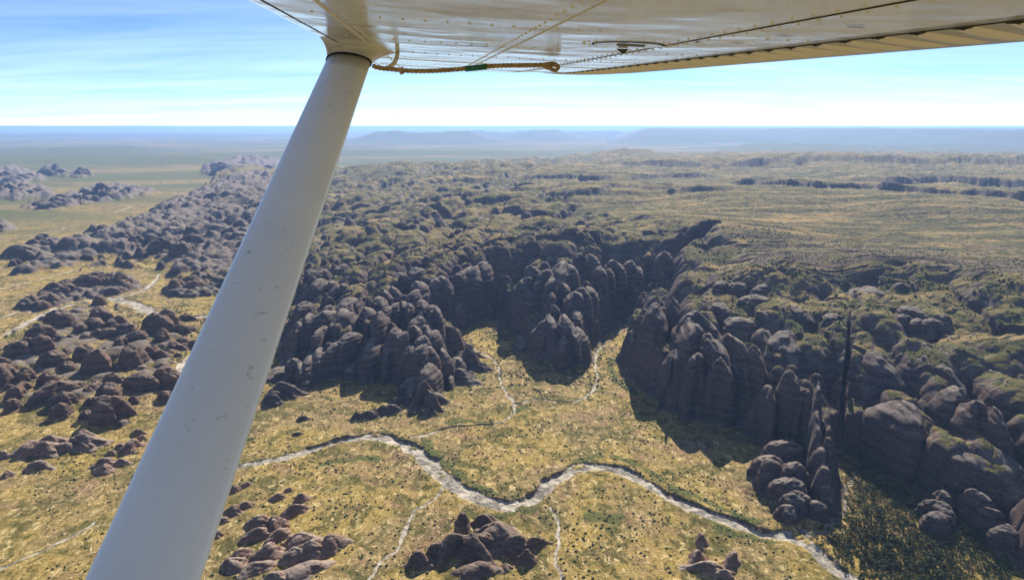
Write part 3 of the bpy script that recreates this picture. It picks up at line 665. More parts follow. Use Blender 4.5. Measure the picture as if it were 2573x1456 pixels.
# far country: wooded plain, low hills, ranges and the long mesa on the horizon
RR = np.broadcast_to(R[:, None], GX.shape); AZ = np.broadcast_to(np.where(TH > math.pi, TH - 2 * math.pi, TH)[None], GX.shape)
far = RR > 5200
IF = int(np.searchsorted(R, 1400)); IH = int(np.searchsorted(R, 6000))
wv = np.zeros(GX.shape); wv[IF:] = fbm(GX[IF:] / 2600, GY[IF:] / 900, 4)
out_m = np.ones(GX.shape); out_m[near] = (sd < 0)
green = np.maximum(green, (sstep(1500, 4200, RR) * (0.40 + 0.42 * sstep(-0.2, 0.25, wv)) * out_m).astype(np.float32))
def az(u): return math.atan((u - 1286.5) * .398 / FPX / math.cos(math.radians(13)))
hills = np.zeros(GX.shape); AZ0, RR0 = AZ, RR
def ridge(u0, u1, D, wd, ht, sc, seed, flat=False):
    full = np.zeros(GX.shape); AZ, RR, X_, Y_ = AZ0[IH:], RR0[IH:], GX[IH:], GY[IH:]
    a = sstep(az(u0), az(u0) + 0.07, AZ) * sstep(az(u1), az(u1) - 0.07, AZ)
    n = fbm(X_ / sc + seed, Y_ / sc, 5)
    prof = np.clip(1 - np.abs(RR - D * (1 + .05 * np.sin(AZ * 9 + seed))) / wd, 0, 1)
    if flat: h = ht * np.minimum(1, prof * 2.4 + .25 * n * (prof > 0)) * (0.88 + .16 * n)
    else: h = ht * prof * (0.55 + 0.9 * n)
    full[IH:] = np.where(a * prof > 0, np.maximum(h, 0) * a, 0)
    return full
for args in [(-500, 1900, 11500, 1600, 70, 1500, 3), (300, 760, 9500, 900, 60, 700, 31), (-400, 500, 15000, 3000, 90, 2000, 8), (850, 1300, 22000, 3500, 330, 3200, 12), (1050, 1500, 25000, 3500, 400, 2800, 22), (1200, 1800, 30000, 4000, 440, 5000, 41), (-400, 900, 36000, 6000, 150, 6000, 51)]:
    hills = np.maximum(hills, ridge(*args))
hills = np.maximum(hills, ridge(1500, 3600, 26000, 8000, 400, 3000, 61, True))
hills = np.maximum(hills, ridge(1750, 3600, 15500, 2600, 150, 2000, 71, False))
H = H + np.where(RR > 7600, hills, 0)
hump = ridge(1270, 1720, 7400, 900, 120, 900, 77)
H = H + np.where((RR > 6300), hump, 0)
H[IF:] += sstep(5000, 9000, RR[IF:]) * 14 * fbm(GX[IF:] / 900, GY[IF:] / 700, 3)
H = np.where(RR > 100000, 0, H)

# steepness decides bare rock
dr = np.gradient(H, R, axis=0); dt = np.gradient(H[:, :ND], TH[:ND], axis=1) / R[:, None]
slope = np.zeros(GX.shape); slope[:, :ND] = np.hypot(dr[:, :ND], dt)
inm = np.zeros(GX.shape, bool); inm[near] = sd > -2
rock = np.maximum(rock, np.where(inm | (H > 14), sstep(0.42, 0.88, slope), 0.5 * sstep(0.45, .9, slope)))
rock = np.where(hills > 5, np.maximum(rock, .55 * sstep(.10, .25, slope)), rock); green = np.where(hills > 5, np.maximum(green, .75), green)
pz = np.zeros(GX.shape); pz[near] = plat
rock = np.maximum(rock, pz * .8 * sstep(0.26, 0.6, slope))
gsub = (fbm(GX / 60, GY / 40, 3) > 0.12) & inm & (slope < .5) & (pz < .5)
green = np.where(gsub, np.maximum(green, .52), green)
green = np.where(pz > .4, np.maximum(green, .55 * sstep(0.0, .3, fbm(GX / 500 + 7, GY / 160, 4)) * sstep(1700, 3800, RR)), green)

# ------------------------------------------------------------------ terrain objects
NR, NA = GX.shape
idx = np.arange(NR * NA).reshape(NR, NA)
nx = np.roll(idx, -1, axis=1)
QF = np.stack([idx[:-1], idx[1:], nx[1:], nx[:-1]], -1).reshape(-1, 4)[:, ::-1]
VV = np.stack([GX, GY, H], -1).reshape(-1, 3)
cls = np.zeros((NR, NA), np.int8)
cls[inm & (H > 3)] = 1
cls[crk > 0.5] = 2
cls[(hills > 6) & (RR > 7600)] = 3
fc = cls.ravel()[QF[:, 0]]
attrs = dict(rock=rock, sand=sand, green=green, upland=upland)
for code, name, label, cat in ((0, 'ground', 'golden spinifex plain with olive and tan patches', 'plain'), (1, 'plateau', 'dissected sandstone tableland with grassy flats and dark gorges', 'plateau'),
                               (2, 'creek_bed', 'pale sandy dry creek beds winding across the plain', 'creek bed'), (3, 'distant_hills', 'hazy blue ranges and flat mesa along the horizon', 'hills')):
    F = QF[fc == code]
    used = np.zeros(NR * NA, bool); used[F.ravel()] = True
    remap = np.cumsum(used) - 1
    me = np_mesh(name, VV[used], remap[F])
    for k, a in attrs.items(): add_attr(me, k, a.ravel()[used])
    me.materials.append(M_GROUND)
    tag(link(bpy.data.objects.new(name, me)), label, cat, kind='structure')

def ground_z(x, y):
    rr = math.hypot(x, y); ta = math.atan2(x, y)
    i = min(max(int(np.searchsorted(R, rr)), 0), NR - 1); j = min(max(int(round((ta + TH0) / TD)), 0), ND - 1)
    return float(H[i, j])

# ------------------------------------------------------------------ dome objects (a dozen carved shapes shared by all)
def dome_mesh(seed, tall, flare=False):
    rs = np.random.default_rng(seed)
    nt, ns = 84, 46
    th = np.linspace(0, 2 * math.pi, nt, endpoint=False)
    s = np.linspace(0, 1, ns)                      # 0 crown .. 1 foot
    if tall: rad = np.sin(np.minimum(s * 1.6, 1) * math.pi / 2) * (0.58 + 0.42 * s) + .10 * np.maximum(0, s - .8) * 5 * .4; zc = 1 - s ** 1.8 * 1.12
    else: rad = np.sin(np.minimum(s * 1.15, 1) * math.pi / 2) ** 0.95 * (0.74 + 0.26 * s) + .22 * np.maximum(0, s - .75) * 4 * .5; zc = 1 - s ** 2.1 * 1.08
    if flare: rad = s * 1.85; zc = np.exp(-(rad / .80) ** 2.3) * 1.04 - .04 - .10 * s ** 3
    ph = rs.uniform(0, 6.28, 9)
    T, S = np.meshgrid(th, s)
    lob = 1 + .20 * np.sin(2 * T + ph[0]) + .13 * np.sin(3 * T + ph[1]) + .08 * np.sin(5 * T + ph[2]) * S
    x0 = rad[:, None] * np.cos(T); y0 = rad[:, None] * np.sin(T)
    w1 = worley(x0 * 1.5 + seed * 7.3 + 40, y0 * 1.5 + seed * 3.1 + 40)[0]; w2 = worley(x0 * 3.4 + seed, y0 * 3.4 + 20)[0]
    n1 = fbm(x0 * 1.7 + seed * 3.1, y0 * 1.7 + zc[:, None] * 1.3 + seed, 4)
    n2 = fbm(np.cos(T) * 3 + seed, np.sin(T) * 3 + zc[:, None] * 2.4, 4)
    swell = .17 * (.45 - w1) + .05 * (.4 - w2) + .16 * n1 + .05 * n2
    ledge = .020 * np.sign(np.sin(zc[:, None] * (26 if not tall else 40) + 2.0 * n1 + ph[6])) * np.abs(np.sin(zc[:, None] * (26 if not tall else 40) + 2.0 * n1 + ph[6])) ** .5 * sstep(.15, .4, S)
    if flare: swell = swell * 2.3 + .12 * np.sin(4 * T + ph[3]); ledge = ledge * .8
    Rr = rad[:, None] * (lob + swell * (.25 + .75 * S)) + ledge
    off = .18 * (1 - S) ** 2
    x = Rr * np.cos(T) + off * math.cos(ph[7]); y = Rr * np.sin(T) + off * math.sin(ph[7])
    z = zc[:, None] + (.17 * (.42 - w1 ** 1.5) + .04 * (.4 - w2) + .13 * n1) * (1 - S) * (.6 if tall else 1.0)
    V = np.vstack([np.stack([x, y, z], -1)[1:].reshape(-1, 3), [[x[0].mean(), y[0].mean(), z[0].mean()]]])
    F = []
    for i in range(ns - 2):
        for j in range(nt):
            a = i * nt + j; b = i * nt + (j + 1) % nt
            F.append((a, a + nt, b + nt, b))
    top = len(V) - 1
    F += [(top, j, (j + 1) % nt) for j in range(nt)]
    me = bpy.data.meshes.new('dome_shape')
    me.from_pydata(V.tolist(), [], F)
    me.polygons.foreach_set('use_smooth', np.ones(len(me.polygons), bool))
    me.materials.append(M_ROCK); me.update()
    return me
FLARE = [dome_mesh(91 + i, False, True) for i in range(8)]
SQUAT = [dome_mesh(11 + i, False) for i in range(9)]
TALL = [dome_mesh(51 + i, True) for i in range(7)]
GRP = {
    'left_flank': ('sandstone_dome', 'dark dome on the flank beside the strut', 'domes on the flank beside the strut', 'dome'),
    'centre': ('sandstone_dome', 'grey-crowned dome of the stepped cluster', 'stepped domes above the meadow', 'dome'),
    'alcove': ('sandstone_buttress', 'shaded buttress around the gorge', 'shaded buttresses around the gorge', 'buttress'),
    'island': ('sandstone_dome', 'dark dome of the small cluster between creeks', 'small cluster between the creeks', 'dome'),
    'wall': ('sandstone_buttress', 'tall buttress on the big cliff', 'buttresses of the big cliff', 'buttress'),
    'knobs': ('rock_hummock', 'dark hummock on the grassy shelf', 'hummocks on the grassy shelf', 'rock'),
    'right': ('sandstone_buttress', 'broad dark buttress beyond the cliff slot', 'buttresses beyond the slot', 'buttress'),
    'spur': ('sandstone_fin', 'steep grey rock of the narrow spur', 'rocks of the narrow spur', 'rock'),
    'gully': ('sandstone_dome', 'smooth dome beside the wooded gully', 'domes beside the wooded gully', 'dome'),
    'meadow': ('rock_outcrop', 'small dark rock straggling into the meadow', 'rocks straggling into the meadow', 'rock'),
    'creekrock': ('rock_outcrop', 'rounded outcrop inside the creek bend', 'outcrops inside the creek bend', 'rock'),
    'strutrock': ('rock_outcrop', 'pinkish outcrop on grass near the strut', 'outcrops on the grass by the strut', 'rock'),
    'lowrock': ('rock_outcrop', 'isolated small rock in golden grass', 'isolated rocks in the grass', 'rock'),
    'near': ('sandstone_dome', 'brown beehive dome before the pale creek', 'crowded domes before the pale creek', 'dome'),
    'low': ('rock_outcrop', 'low outcrop below the beehive domes', 'low outcrops below the domes', 'rock'),
    'mid': ('sandstone_dome', 'brown dome just behind the pale creek', 'dome rows behind the pale creek', 'dome'),
    'range': ('sandstone_dome', 'dark dome in the long range', 'domes of the long range', 'dome'),
    'outlier': ('sandstone_hill', 'hazy hill far out on the plain', 'far hills on the plain', 'hill')}
ORD = 'first second third fourth fifth sixth seventh eighth ninth tenth eleventh twelfth thirteenth fourteenth fifteenth sixteenth'.split()
ROWS = {1: [''], 2: ['front row', 'back row'], 3: ['front row', 'middle row', 'back row']}
byg = {}
for d in domes:
    d['sx'] = d['x'] / d['y']; d['sy'] = (CAM_H - d['top']) / d['y']
    byg.setdefault(d['grp'], []).append(d)
for g, lst in byg.items():
    name, label, group, cat = GRP[g]
    lst.sort(key=lambda d: -d['sy'])
    nrow = math.ceil(len(lst) / 15); per = math.ceil(len(lst) / nrow)
    for r0 in range(nrow):
        row = sorted(lst[r0 * per:(r0 + 1) * per], key=lambda d: d['sx'])
        for k, d in enumerate(row):
            if nrow == 1: place = ''
            elif nrow <= 3: place = ' of the ' + ROWS[nrow][r0]
            else: place = ' of ' + ORD[r0] + ' row up'
            d['label'] = label + ', ' + ORD[k] + ' from left' + place
    for d in lst:
        fl = 1.3 if g in ('creekrock', 'strutrock', 'lowrock', 'low', 'meadow') else 1.0
        me = (FLARE if g in ('creekrock', 'strutrock', 'lowrock', 'low', 'meadow') else TALL if d['tower'] else SQUAT)[random.randrange(7)]
        o = bpy.data.objects.new(name, me)
        o.location = (d['x'], d['y'], d['top'] - d['h'] - 2.0); q = math.sqrt(d['st'])
        o.scale = (d['r'] * q * fl, d['r'] / q * fl, d['h'] + 2.0)
        o.rotation_euler = (0, 0, math.radians(d['rot']) + (0 if random.random() < .5 else math.pi))
        if g in ('near', 'mid', 'creekrock'): o.material_slots[0].link = 'OBJECT'; o.material_slots[0].material = M_WARM
        if g in ('strutrock', 'lowrock', 'low'): o.material_slots[0].link = 'OBJECT'; o.material_slots[0].material = M_PINK
        link(o); tag(o, d['label'], cat, group, 'thing')

def rock_fin(label, a, b, za, zb, wd, seed):
    """a thin knobbly ridge whose crest falls from a to b"""
    A = gpt(*a, za); B = gpt(*b, zb); ax = (B - A) / np.linalg.norm(B - A); L = np.linalg.norm(B - A); nrm = np.array([ax[1], -ax[0]])
    n, m = 110, 40
    t = np.linspace(-.12, 1.06, n); q = np.linspace(-1, 1, m)
    T, Q = np.meshgrid(t, q, indexing='ij')
    knob = 9 * np.abs(np.sin(T * 10 + 2.2 * fbm(T * 3 + seed, T * 0 + 2, 2))) + 7 * fbm(T * 9 + seed, T * 0, 2)
    crest = za + (zb - za) * np.clip(T, 0, 1) + knob - 3
    crest = crest * np.clip((T + .12) / .12, 0, 1) ** .5 * np.clip((1.06 - T) / .10, 0, 1) ** .5
    half = wd * (.75 + .5 * T) * (1 + .25 * fbm(T * 6 + 9, T * 0 + seed, 3) + .12 * np.sin(T * 22 + Q))
    z = crest * (1 - np.abs(Q) ** 2.1 * (1 + .10 * fbm(T * 16 + seed, Q * 2.5, 3))) + 3.0 * fbm(T * 20, Q * 3 + seed, 3) * (1 - np.abs(Q)) - 4
    lat = half * np.sign(Q) * np.abs(Q) ** .85 * (1 + .06 * fbm(T * 14, z / 9, 3))
    base = A + (T * L)[..., None] * ax + (lat + 5 * np.sin(T * 4.2))[..., None] * nrm
    V = np.concatenate([base, z[..., None]], -1).reshape(-1, 3); O = V.mean(0); O[2] = 0
    F = [(i * m + j, i * m + j + 1, (i + 1) * m + j + 1, (i + 1) * m + j) for i in range(n - 1) for j in range(m - 1)]
    if np.cross(np.append(ax, 0), np.append(nrm, 0))[2] < 0: F = [f_[::-1] for f_ in F]
    me = np_mesh('rock_fin', V - O, np.array(F)); me.materials.append(M_ROCK)
    o = link(bpy.data.objects.new('rock_fin', me)); o.location = O; tag(o, label, 'rock fin', None, 'thing')
rock_fin('tall thin knobbly rock fin beside the vertical slot', (2060, 945), (2070, 1225), 108, 30, 13, 3)
rock_fin('lower rock fin descending from the big cliff to the grass', (1690, 892), (1668, 990), 92, 22, 12, 8)

# ------------------------------------------------------------------ trees and ground cover
M_LEAF = make_leaf('eucalypt_leaves', (0.045, 0.062, 0.024), (0.10, 0.115, 0.045), 0.35)
M_SHRUB = make_leaf('shrub_leaves', (0.05, 0.058, 0.02), (0.12, 0.115, 0.04), 0.12)
M_BARK = make_simple('pale_bark', (0.32, 0.27, 0.22), 0.9, 0.2, 0.3, 3)
def crown_np(seed, n=70, size=1.0):
    rs = np.random.default_rng(seed); V = []; F = []
    cl = rs.normal(size=(7, 3)) * (.42, .42, .22); cl[:, 2] += .15
    for i in range(n):
        c = cl[rs.integers(7)] + rs.normal(size=3) * (.2, .2, .15)
        a, b = rs.normal(size=3), rs.normal(size=3)
        a /= np.linalg.norm(a); b -= a * a.dot(b); b /= np.linalg.norm(b); s = rs.uniform(.13, .26)
        k = len(V); V += [c - a * s, c + b * s * .7, c + a * s, c - b * s * .7]; F.append((k, k + 1, k + 2, k + 3))
    return np.array(V) * size, np.array(F)
def trunk_mesh(seed):
    rs = np.random.default_rng(seed); V = []; F = []
    def limb(a, b, ra, rb):
        a = np.array(a, float); b = np.array(b, float); k = len(V)
        for p, r in ((a, ra), (b, rb)):
            for j in range(5): V.append(p + r * np.array([math.cos(j * 1.2566), math.sin(j * 1.2566), 0]))
        for j in range(5): F.append((k + j, k + (j + 1) % 5, k + 5 + (j + 1) % 5, k + 5 + j))
    limb((0, 0, -.1), (.04, .02, .55), .06, .04)
    for j in range(4):
        an = rs.uniform(0, 6.28); limb((.04, .02, .5), (.04 + .45 * math.cos(an), .02 + .45 * math.sin(an), 1.0 + rs.uniform(0, .25)), .035, .012)
    me = bpy.data.meshes.new('trunk_shape'); me.from_pydata([tuple(v) for v in V], [], F); me.materials.append(M_BARK); return me
CROWN = []
for i in range(6):
    V, F = crown_np(200 + i, 110); me = np_mesh('crown_shape', V + [0, 0, 1.05], F, False); me.materials.append(M_LEAF); CROWN.append(me)
TRUNK = [trunk_mesh(300 + i) for i in range(4)]
lo, hi = WOOD.min(0), np.minimum(WOOD.max(0), [620, 1000])
pts = rng.uniform(lo, hi, (14000, 2)); s = poly_sd(WOOD, pts[:, 0], pts[:, 1])
keep = (s > 2) & (rng.random(len(pts)) < .15 + .85 * sstep(0, 45, s)) & (np.abs(np.arctan2(pts[:, 0], pts[:, 1])) < TH0 - .02) & (fbm(pts[:, 0] / 30, pts[:, 1] / 30, 3) > -0.18 - rng.random(len(pts)) * .4)
pts = pts[keep][:3800]
sz = rng.uniform(1.3, 3.6, len(pts))
view = np.abs(pts[:, 0] / pts[:, 1]) < 0.72
order = np.argsort(-(sz / np.hypot(pts[:, 0], pts[:, 1])) * view)
ind = set(order[:280].tolist())
for n_, k in enumerate(order[:280]):
    x, y = pts[k]; t = bpy.data.objects.new('gum_tree', None); t.empty_display_size = .5; link(t)
    t.location = (x, y, ground_z(x, y)); t.scale = (sz[k],) * 3; t.rotation_euler = (0, 0, rng.uniform(0, 6.28))
    tag(t, 'small dark green gum tree in the shaded woodland below the cliff', 'tree', 'gum trees in the wooded gully')
    for nm, me in (('crown', CROWN[n_ % 6]), ('trunk', TRUNK[n_ % 4])):
        link(bpy.data.objects.new(nm, me), t)
def join_scatter(name, label, cat, P, S, n, mat, protos):
    Vs, Fs, off = [], [], 0
    for i in range(len(P)):
        V, F = protos[i % len(protos)]
        Vs.append(V * S[i] + P[i]); Fs.append(F + off); off += len(V)
    me = np_mesh(name, np.vstack(Vs), np.vstack(Fs), False); me.materials.append(mat)
    tag(link(bpy.data.objects.new(name, me)), label, cat, kind='stuff')
def zs(P): return np.array([ground_z(x, y) for x, y in P])
rest = pts[[k for k in range(len(pts)) if k not in ind]]; rs_ = sz[[k for k in range(len(pts)) if k not in ind]]
pr = []
for i in range(5):
    V, F = crown_np(400 + i, 26); pr.append((V * 1.15 + [0, 0, .6], F))
join_scatter('undergrowth', 'dense dark green scrub filling the gully floor', 'scrub', np.column_stack([rest, zs(rest)]), rs_, 26, M_LEAF, pr)
# shrubs dotted over plain, creek banks and shelves
def shrub_np(seed):
    rs = np.random.default_rng(seed); n = 4
    a = np.arange(n) * 2 * math.pi / n
    V = np.vstack([np.column_stack([np.cos(a), np.sin(a), np.full(n, -.1)]) * rs.uniform(.7, 1.2, (n, 1)), np.column_stack([np.cos(a + .4) * .7, np.sin(a + .4) * .7, np.full(n, .55)]) * rs.uniform(.7, 1.2, (n, 1)), [[0, 0, .85]]])
    F = []
    for j in range(n): k = (j + 1) % n; F += [(j, k, n + j), (k, n + k, n + j), (n + j, n + k, 2 * n)]
    return V, np.array(F)
pr = [shrub_np(i) for i in range(6)]
N_ = 230000
rr = np.sqrt(rng.uniform(570 ** 2, 1900 ** 2, N_)); aa = rng.uniform(-.66, .66, N_)
P = np.column_stack([rr * np.sin(aa), rr * np.cos(aa)])
ii = np.clip(np.searchsorted(R, rr), 0, NR - 1); jj = np.clip(np.round((aa + TH0) / TD).astype(int), 0, ND - 1)
dens = fbm(P[:, 0] / 90, P[:, 1] / 90, 4)
pk_ = (rng.random(N_) < (0.07 + 0.30 * sstep(-.1, .3, dens) + .4 * green[ii, jj]) * (sand[ii, jj] < .25) * (slope[ii, jj] < .6) * (rock[ii, jj] < .45) * np.clip((1500 / rr), 0.3, 1))
P = P[pk_]; Z = H[ii, jj][pk_]; S = rng.uniform(.5, 1.0, len(P)) * np.where(rng.random(len(P)) < .25, 2.3, 1.0) * (1 + .5 * (P[:, 1] > 1100))
P, Z, S = P[:46000], Z[:46000], S[:46000]
join_scatter('shrubs', 'olive shrubs and spinifex clumps dotted over the golden plain', 'shrubs', np.column_stack([P, Z]), S, 0, M_SHRUB, pr)

# ------------------------------------------------------------------ the aircraft: wing, strut, aileron
def paint(name, col, rough):
    N = NT(name)
    pos = N.new('TexCoord').outputs['Object']
    n = N.noise(pos, 3.0, 5, 0.6); grime = N.noise(N.mapping(pos, (14, 5, 14)), 2.2, 5, 0.7)
    spots = N.noise(pos, 55, 2, 0.5)
    c = N.mix(N.rng(n, 0.3, 0.7), col, tuple(v * .93 for v in col))
    c = N.mix(N.math('MULTIPLY', N.rng(grime, 0.62, 0.8), 0.35), c, (0.22, 0.18, 0.13))
    fsp = N.noise(N.mapping(pos, (1, 1, 1)), 140, 3, 0.6)
    c = N.mix(N.math('MULTIPLY', N.math('MULTIPLY', N.rng(spots, 0.62, 0.76), N.rng(fsp, 0.40, 0.62)), N.rng(n, 0.46, 0.64, 0.0, 0.55)), c, (0.16, 0.12, 0.08))
    N.put(N.b.inputs['Base Color'], c); N.b.inputs['Roughness'].default_value = rough
    N.b.inputs['Specular IOR Level'].default_value = 0.5
    bp = N.new('Bump'); bp.inputs['Strength'].default_value = 0.35; bp.inputs['Distance'].default_value = 0.012
    N.l.new(N.noise(N.mapping(pos, (5, 5, 5)), 1.2, 2, 0.4), bp.inputs['Height']); N.l.new(bp.outputs[0], N.b.inputs['Normal'])
    return N.m
M_WING = paint('white_wing_paint', (0.74, 0.77, 0.77), 0.12)
M_AIL_SHADE = paint('aileron_paint_shaded', (0.46, 0.47, 0.46), 0.3); M_RIB_LIT = paint('rib_paint_lit', (0.84, 0.83, 0.80), 0.4)  # light caught by the ribs is painted in: paler ribs, greyer skin
M_STRUT = paint('white_strut_paint', (0.90, 0.90, 0.85), 0.26)
M_DARK = make_simple('dark_gap', (0.02, 0.02, 0.022), 0.7, 0.3, 0.2)
M_PLATE = make_simple('grey_placard', (0.10, 0.10, 0.10), 0.5, 0.4, 0.2)
M_ROPE = make_simple('manila_rope', (0.42, 0.30, 0.17), 0.95, 0.1, 0.35, 90, bump=0.002)
M_TAPE = make_simple('green_tape', (0.02, 0.16, 0.12), 0.5, 0.4, 0.2, 40)
M_TUBE = make_simple('cream_tube', (0.72, 0.68, 0.58), 0.35, 0.5, 0.1, 20)

def le(Z): return np.array([-.76 + .124 * (4 - Z), 1.295 - .29 * (4 - Z), Z])
def te(Z):
    Z = Z + .10
    y = .363 + .2917 * (Z - 1) + .042 * max(0, (Z - 2.7) / 1.3) ** 2
    return np.array([.33 + .14 * (4 - Z), y, Z])
UPV = np.array([0.0, 1.0, 0.0])
def sec(c, Z, up=0):
    """point of the wing skin: chord fraction c at span station Z; up=0 lower, 1 upper"""
    a, b = le(Z), te(Z); ch = np.linalg.norm(b - a); p = a + (b - a) * c
    t = 5 * .12 * (.2969 * math.sqrt(max(c, 0)) - .126 * c - .3516 * c * c + .2843 * c ** 3 - .1036 * c ** 4) * ch
    t *= min(1, max(0.0, (4.06 - Z) / .25)) ** .5 if Z > 3.81 else 1
    n = np.array([.0, .98, .28])
    return p + n * (t * 1.75 if up else -t * .22)
plane = bpy.data.objects.new('light_aeroplane', None); link(plane)
ORG = cw(-.384, -.32, .70); plane.location = ORG; plane.empty_display_size = .3
tag(plane, 'white high-wing light aeroplane, its wing and strut overhead', 'aeroplane')
def wmesh(name, pts, faces, mat, parent, smooth=True):
    me = bpy.data.meshes.new(name)
    me.from_pydata([tuple(cw(*p) - ORG) for p in pts], [], faces)
    if smooth: me.polygons.foreach_set('use_smooth', np.ones(len(me.polygons), bool))
    me.materials.append(mat); me.update()
    return link(bpy.data.objects.new(name, me), parent)
def grid_faces(n, m, flip=False):
    F = []
    for i in range(n - 1):
        for j in range(m - 1):
            a = i * m + j; f_ = (a, a + 1, a + m + 1, a + m); F.append(f_[::-1] if flip else f_)
    return F
HINGE = 0.805
ZS = np.concatenate([np.linspace(-.3, 3.8, 62), np.linspace(3.84, 4.06, 10)])
cs_low = np.concatenate([np.linspace(0, 1, 26) ** 2 * .2, np.linspace(.2, HINGE, 20)[1:]])
prof = [(c, 1) for c in cs_low[::-1]] + [(c, 0) for c in cs_low[1:]]
pts_ = [sec(c, Z, u) for Z in ZS for c, u in prof]
m_ = len(prof)
fs = grid_faces(len(ZS), m_)
for i in range(len(ZS) - 1): fs.append((i * m_ + m_ - 1, i * m_, (i + 1) * m_, (i + 1) * m_ + m_ - 1))
fs.append(tuple(range((len(ZS) - 1) * m_, len(ZS) * m_))); fs.append(tuple(range(m_))[::-1])
wing = wmesh('wing', pts_, fs, M_WING, plane)
# aileron behind a narrow dark gap, with pressed stiffening ribs
cs_a = np.linspace(HINGE + .006, 1.0, 10)
prof = [(c, 1) for c in cs_a[::-1]] + [(c, 0) for c in cs_a]
ZA = ZS[ZS < 3.9]; m_ = len(prof)
pts_ = [sec(c, Z, u) for Z in ZA for c, u in prof]
fs = grid_faces(len(ZA), m_)
for i in range(len(ZA) - 1): fs.append((i * m_ + m_ - 1, i * m_, (i + 1) * m_, (i + 1) * m_ + m_ - 1))
aileron = wmesh('aileron', pts_, fs, M_AIL_SHADE, plane, False)
Zr = 0.45
while Zr < 3.7:
    P_, F_ = [], []
    cc = np.linspace(HINGE + .010, .985, 9)
    for i, c in enumerate(cc):
        wd = .020; hh = (.004, .007, .009, .0095, .009, .008, .006, .0035, .0005)[i]
        for k in range(5):
            a = k / 4 * math.pi; kz = (0, .62, 1, .62, 0)[k]
            p = sec(c, Zr + .118 * (c - HINGE) / (1 - HINGE) - math.cos(a) * wd); P_.append(p + np.array([0, -.98, -.28]) * (hh * kz - .001))
    wmesh('stiffening_rib', P_, grid_faces(9, 5), M_RIB_LIT, aileron)
    P_ = [sec(HINGE + .0085, Zr - .015), sec(HINGE + .0085, Zr + .015), sec(HINGE + .0085, Zr + .015), sec(HINGE + .0085, Zr - .015)]
    dn = np.array([0, -.98, -.28])
    A0, A1 = sec(HINGE - .0005, Zr - .008), sec(HINGE - .0005, Zr + .008); T = sec(HINGE + .009, Zr + .003)
    wmesh('rib_notch', [A0 + dn * .0012, A1 + dn * .0012, T + dn * .0045, A0 - dn * .004, A1 - dn * .004], [(0, 1, 2), (0, 2, 3), (1, 4, 2)], M_DARK, aileron, False)
    Zr += .078
# seams and rivets
def seam(name, pa, wd, mat=M_DARK, off=.0012):
    P_ = []
    n = len(pa)
    for i, (c, Z) in enumerate(pa):
        p = sec(c, Z); q = sec(*pa[min(i + 1, n - 1)]); r0 = sec(*pa[max(i - 1, 0)]); t = q - r0; t /= np.linalg.norm(t)
        dn = np.array([0, -.98, -.28]); sdv = np.cross(t, dn); sdv /= np.linalg.norm(sdv)
        P_ += [p + dn * .0002 + sdv * wd, p + dn * off + sdv * wd * .4, p + dn * off - sdv * wd * .4, p + dn * .0002 - sdv * wd]
    return wmesh(name, P_, grid_faces(n, 4), mat, wing)
zz_line = np.linspace(.3, 3.9, 40)
seam('seam', [(.63, Z) for Z in zz_line], .0022)
seam('seam', [(.03, Z) for Z in zz_line], .0018)
seam('seam', [(.105, Z) for Z in np.linspace(.3, 1.75, 20)], .0045, M_TUBE, .002)
seam('seam', [(.40, Z) for Z in zz_line], .0012, M_TUBE)
for Z0 in (2.35, 3.0): seam('seam', [(c, Z0) for c in np.linspace(.05, .8, 24)], .0012, M_TUBE)
seam('hinge_gap', [(HINGE + .001, Z) for Z in np.linspace(.15, 3.9, 60)], .0035)
rv, rf = [], []
def rivet(c, Z, r=.0026):
    p = sec(c, Z); k = len(rv); dn = np.array([0, -.98, -.28])
    ax = np.array([1, 0, 0.]); ay = np.cross(dn, ax)
    for j in range(6): a = j * math.pi / 3; rv.append(p + ax * r * math.cos(a) + ay * r * math.sin(a) + dn * .0003)
    rv.append(p + dn * .0018)
    for j in range(6): rf.append((k + j, k + (j + 1) % 6, k + 6))
for c in (.615, .645, .40, .12, .38):
    for Z in np.arange(.4, 3.9, .045): rivet(c, Z)
for Z0 in (1.02, 1.46, 1.9, 2.33, 2.37, 2.98, 3.02, 3.5):
    for c in np.arange(.08, .79, .03):
        if not (Z0 < 1.6 and .48 < c < .68): rivet(c, Z0)
for k in range(24): rivet(.57 + .075 * math.cos(k * .2618), 1.24 + .085 * math.sin(k * .2618))
tag(wmesh('rivets', rv, rf, M_WING, wing), kind='stuff')
# round inspection cover with a dark rectangular placard
def disc(name, c0, Z0, rc, rz, mat, off, n=36, inner=0):
    P_, F_ = [], []; dn = np.array([0, -.98, -.28])
    for j in range(n):
        a = j * 2 * math.pi / n; P_.append(sec(c0 + rc * math.cos(a), Z0 + rz * math.sin(a)) + dn * off)
    if inner:
        for j in range(n):
            a = j * 2 * math.pi / n; P_.append(sec(c0 + rc * inner * math.cos(a), Z0 + rz * inner * math.sin(a)) + dn * off)
        F_ = [(j, (j + 1) % n, n + (j + 1) % n, n + j) for j in range(n)]
    else: F_ = [tuple(range(n))]
    return wmesh(name, P_, F_, mat, wing, False)
disc('inspection_cover', .57, 1.245, .056, .064, M_WING, .0022)
disc('cover_gap', .57, 1.245, .0605, .069, M_DARK, .0012, inner=.93)
dn = np.array([0, -.98, -.28])
wmesh('placard', [sec(c, Z) + dn * .0032 for c, Z in ((.545, 1.215), (.593, 1.215), (.600, 1.255), (.552, 1.255))], [(0, 1, 2, 3)], M_PLATE, wing, False)
wmesh('drain_fitting', [sec(.585 + a, 1.335 + b) + dn * o for a, b, o in ((-.012, 0, .002), (.012, 0, .002), (0, .006, .002), (-.003, 0, .012), (.003, 0, .012), (0, .003, .012))], [(0, 1, 4, 3), (1, 2, 5, 4), (2, 0, 3, 5), (3, 4, 5)], M_PLATE, wing, False)
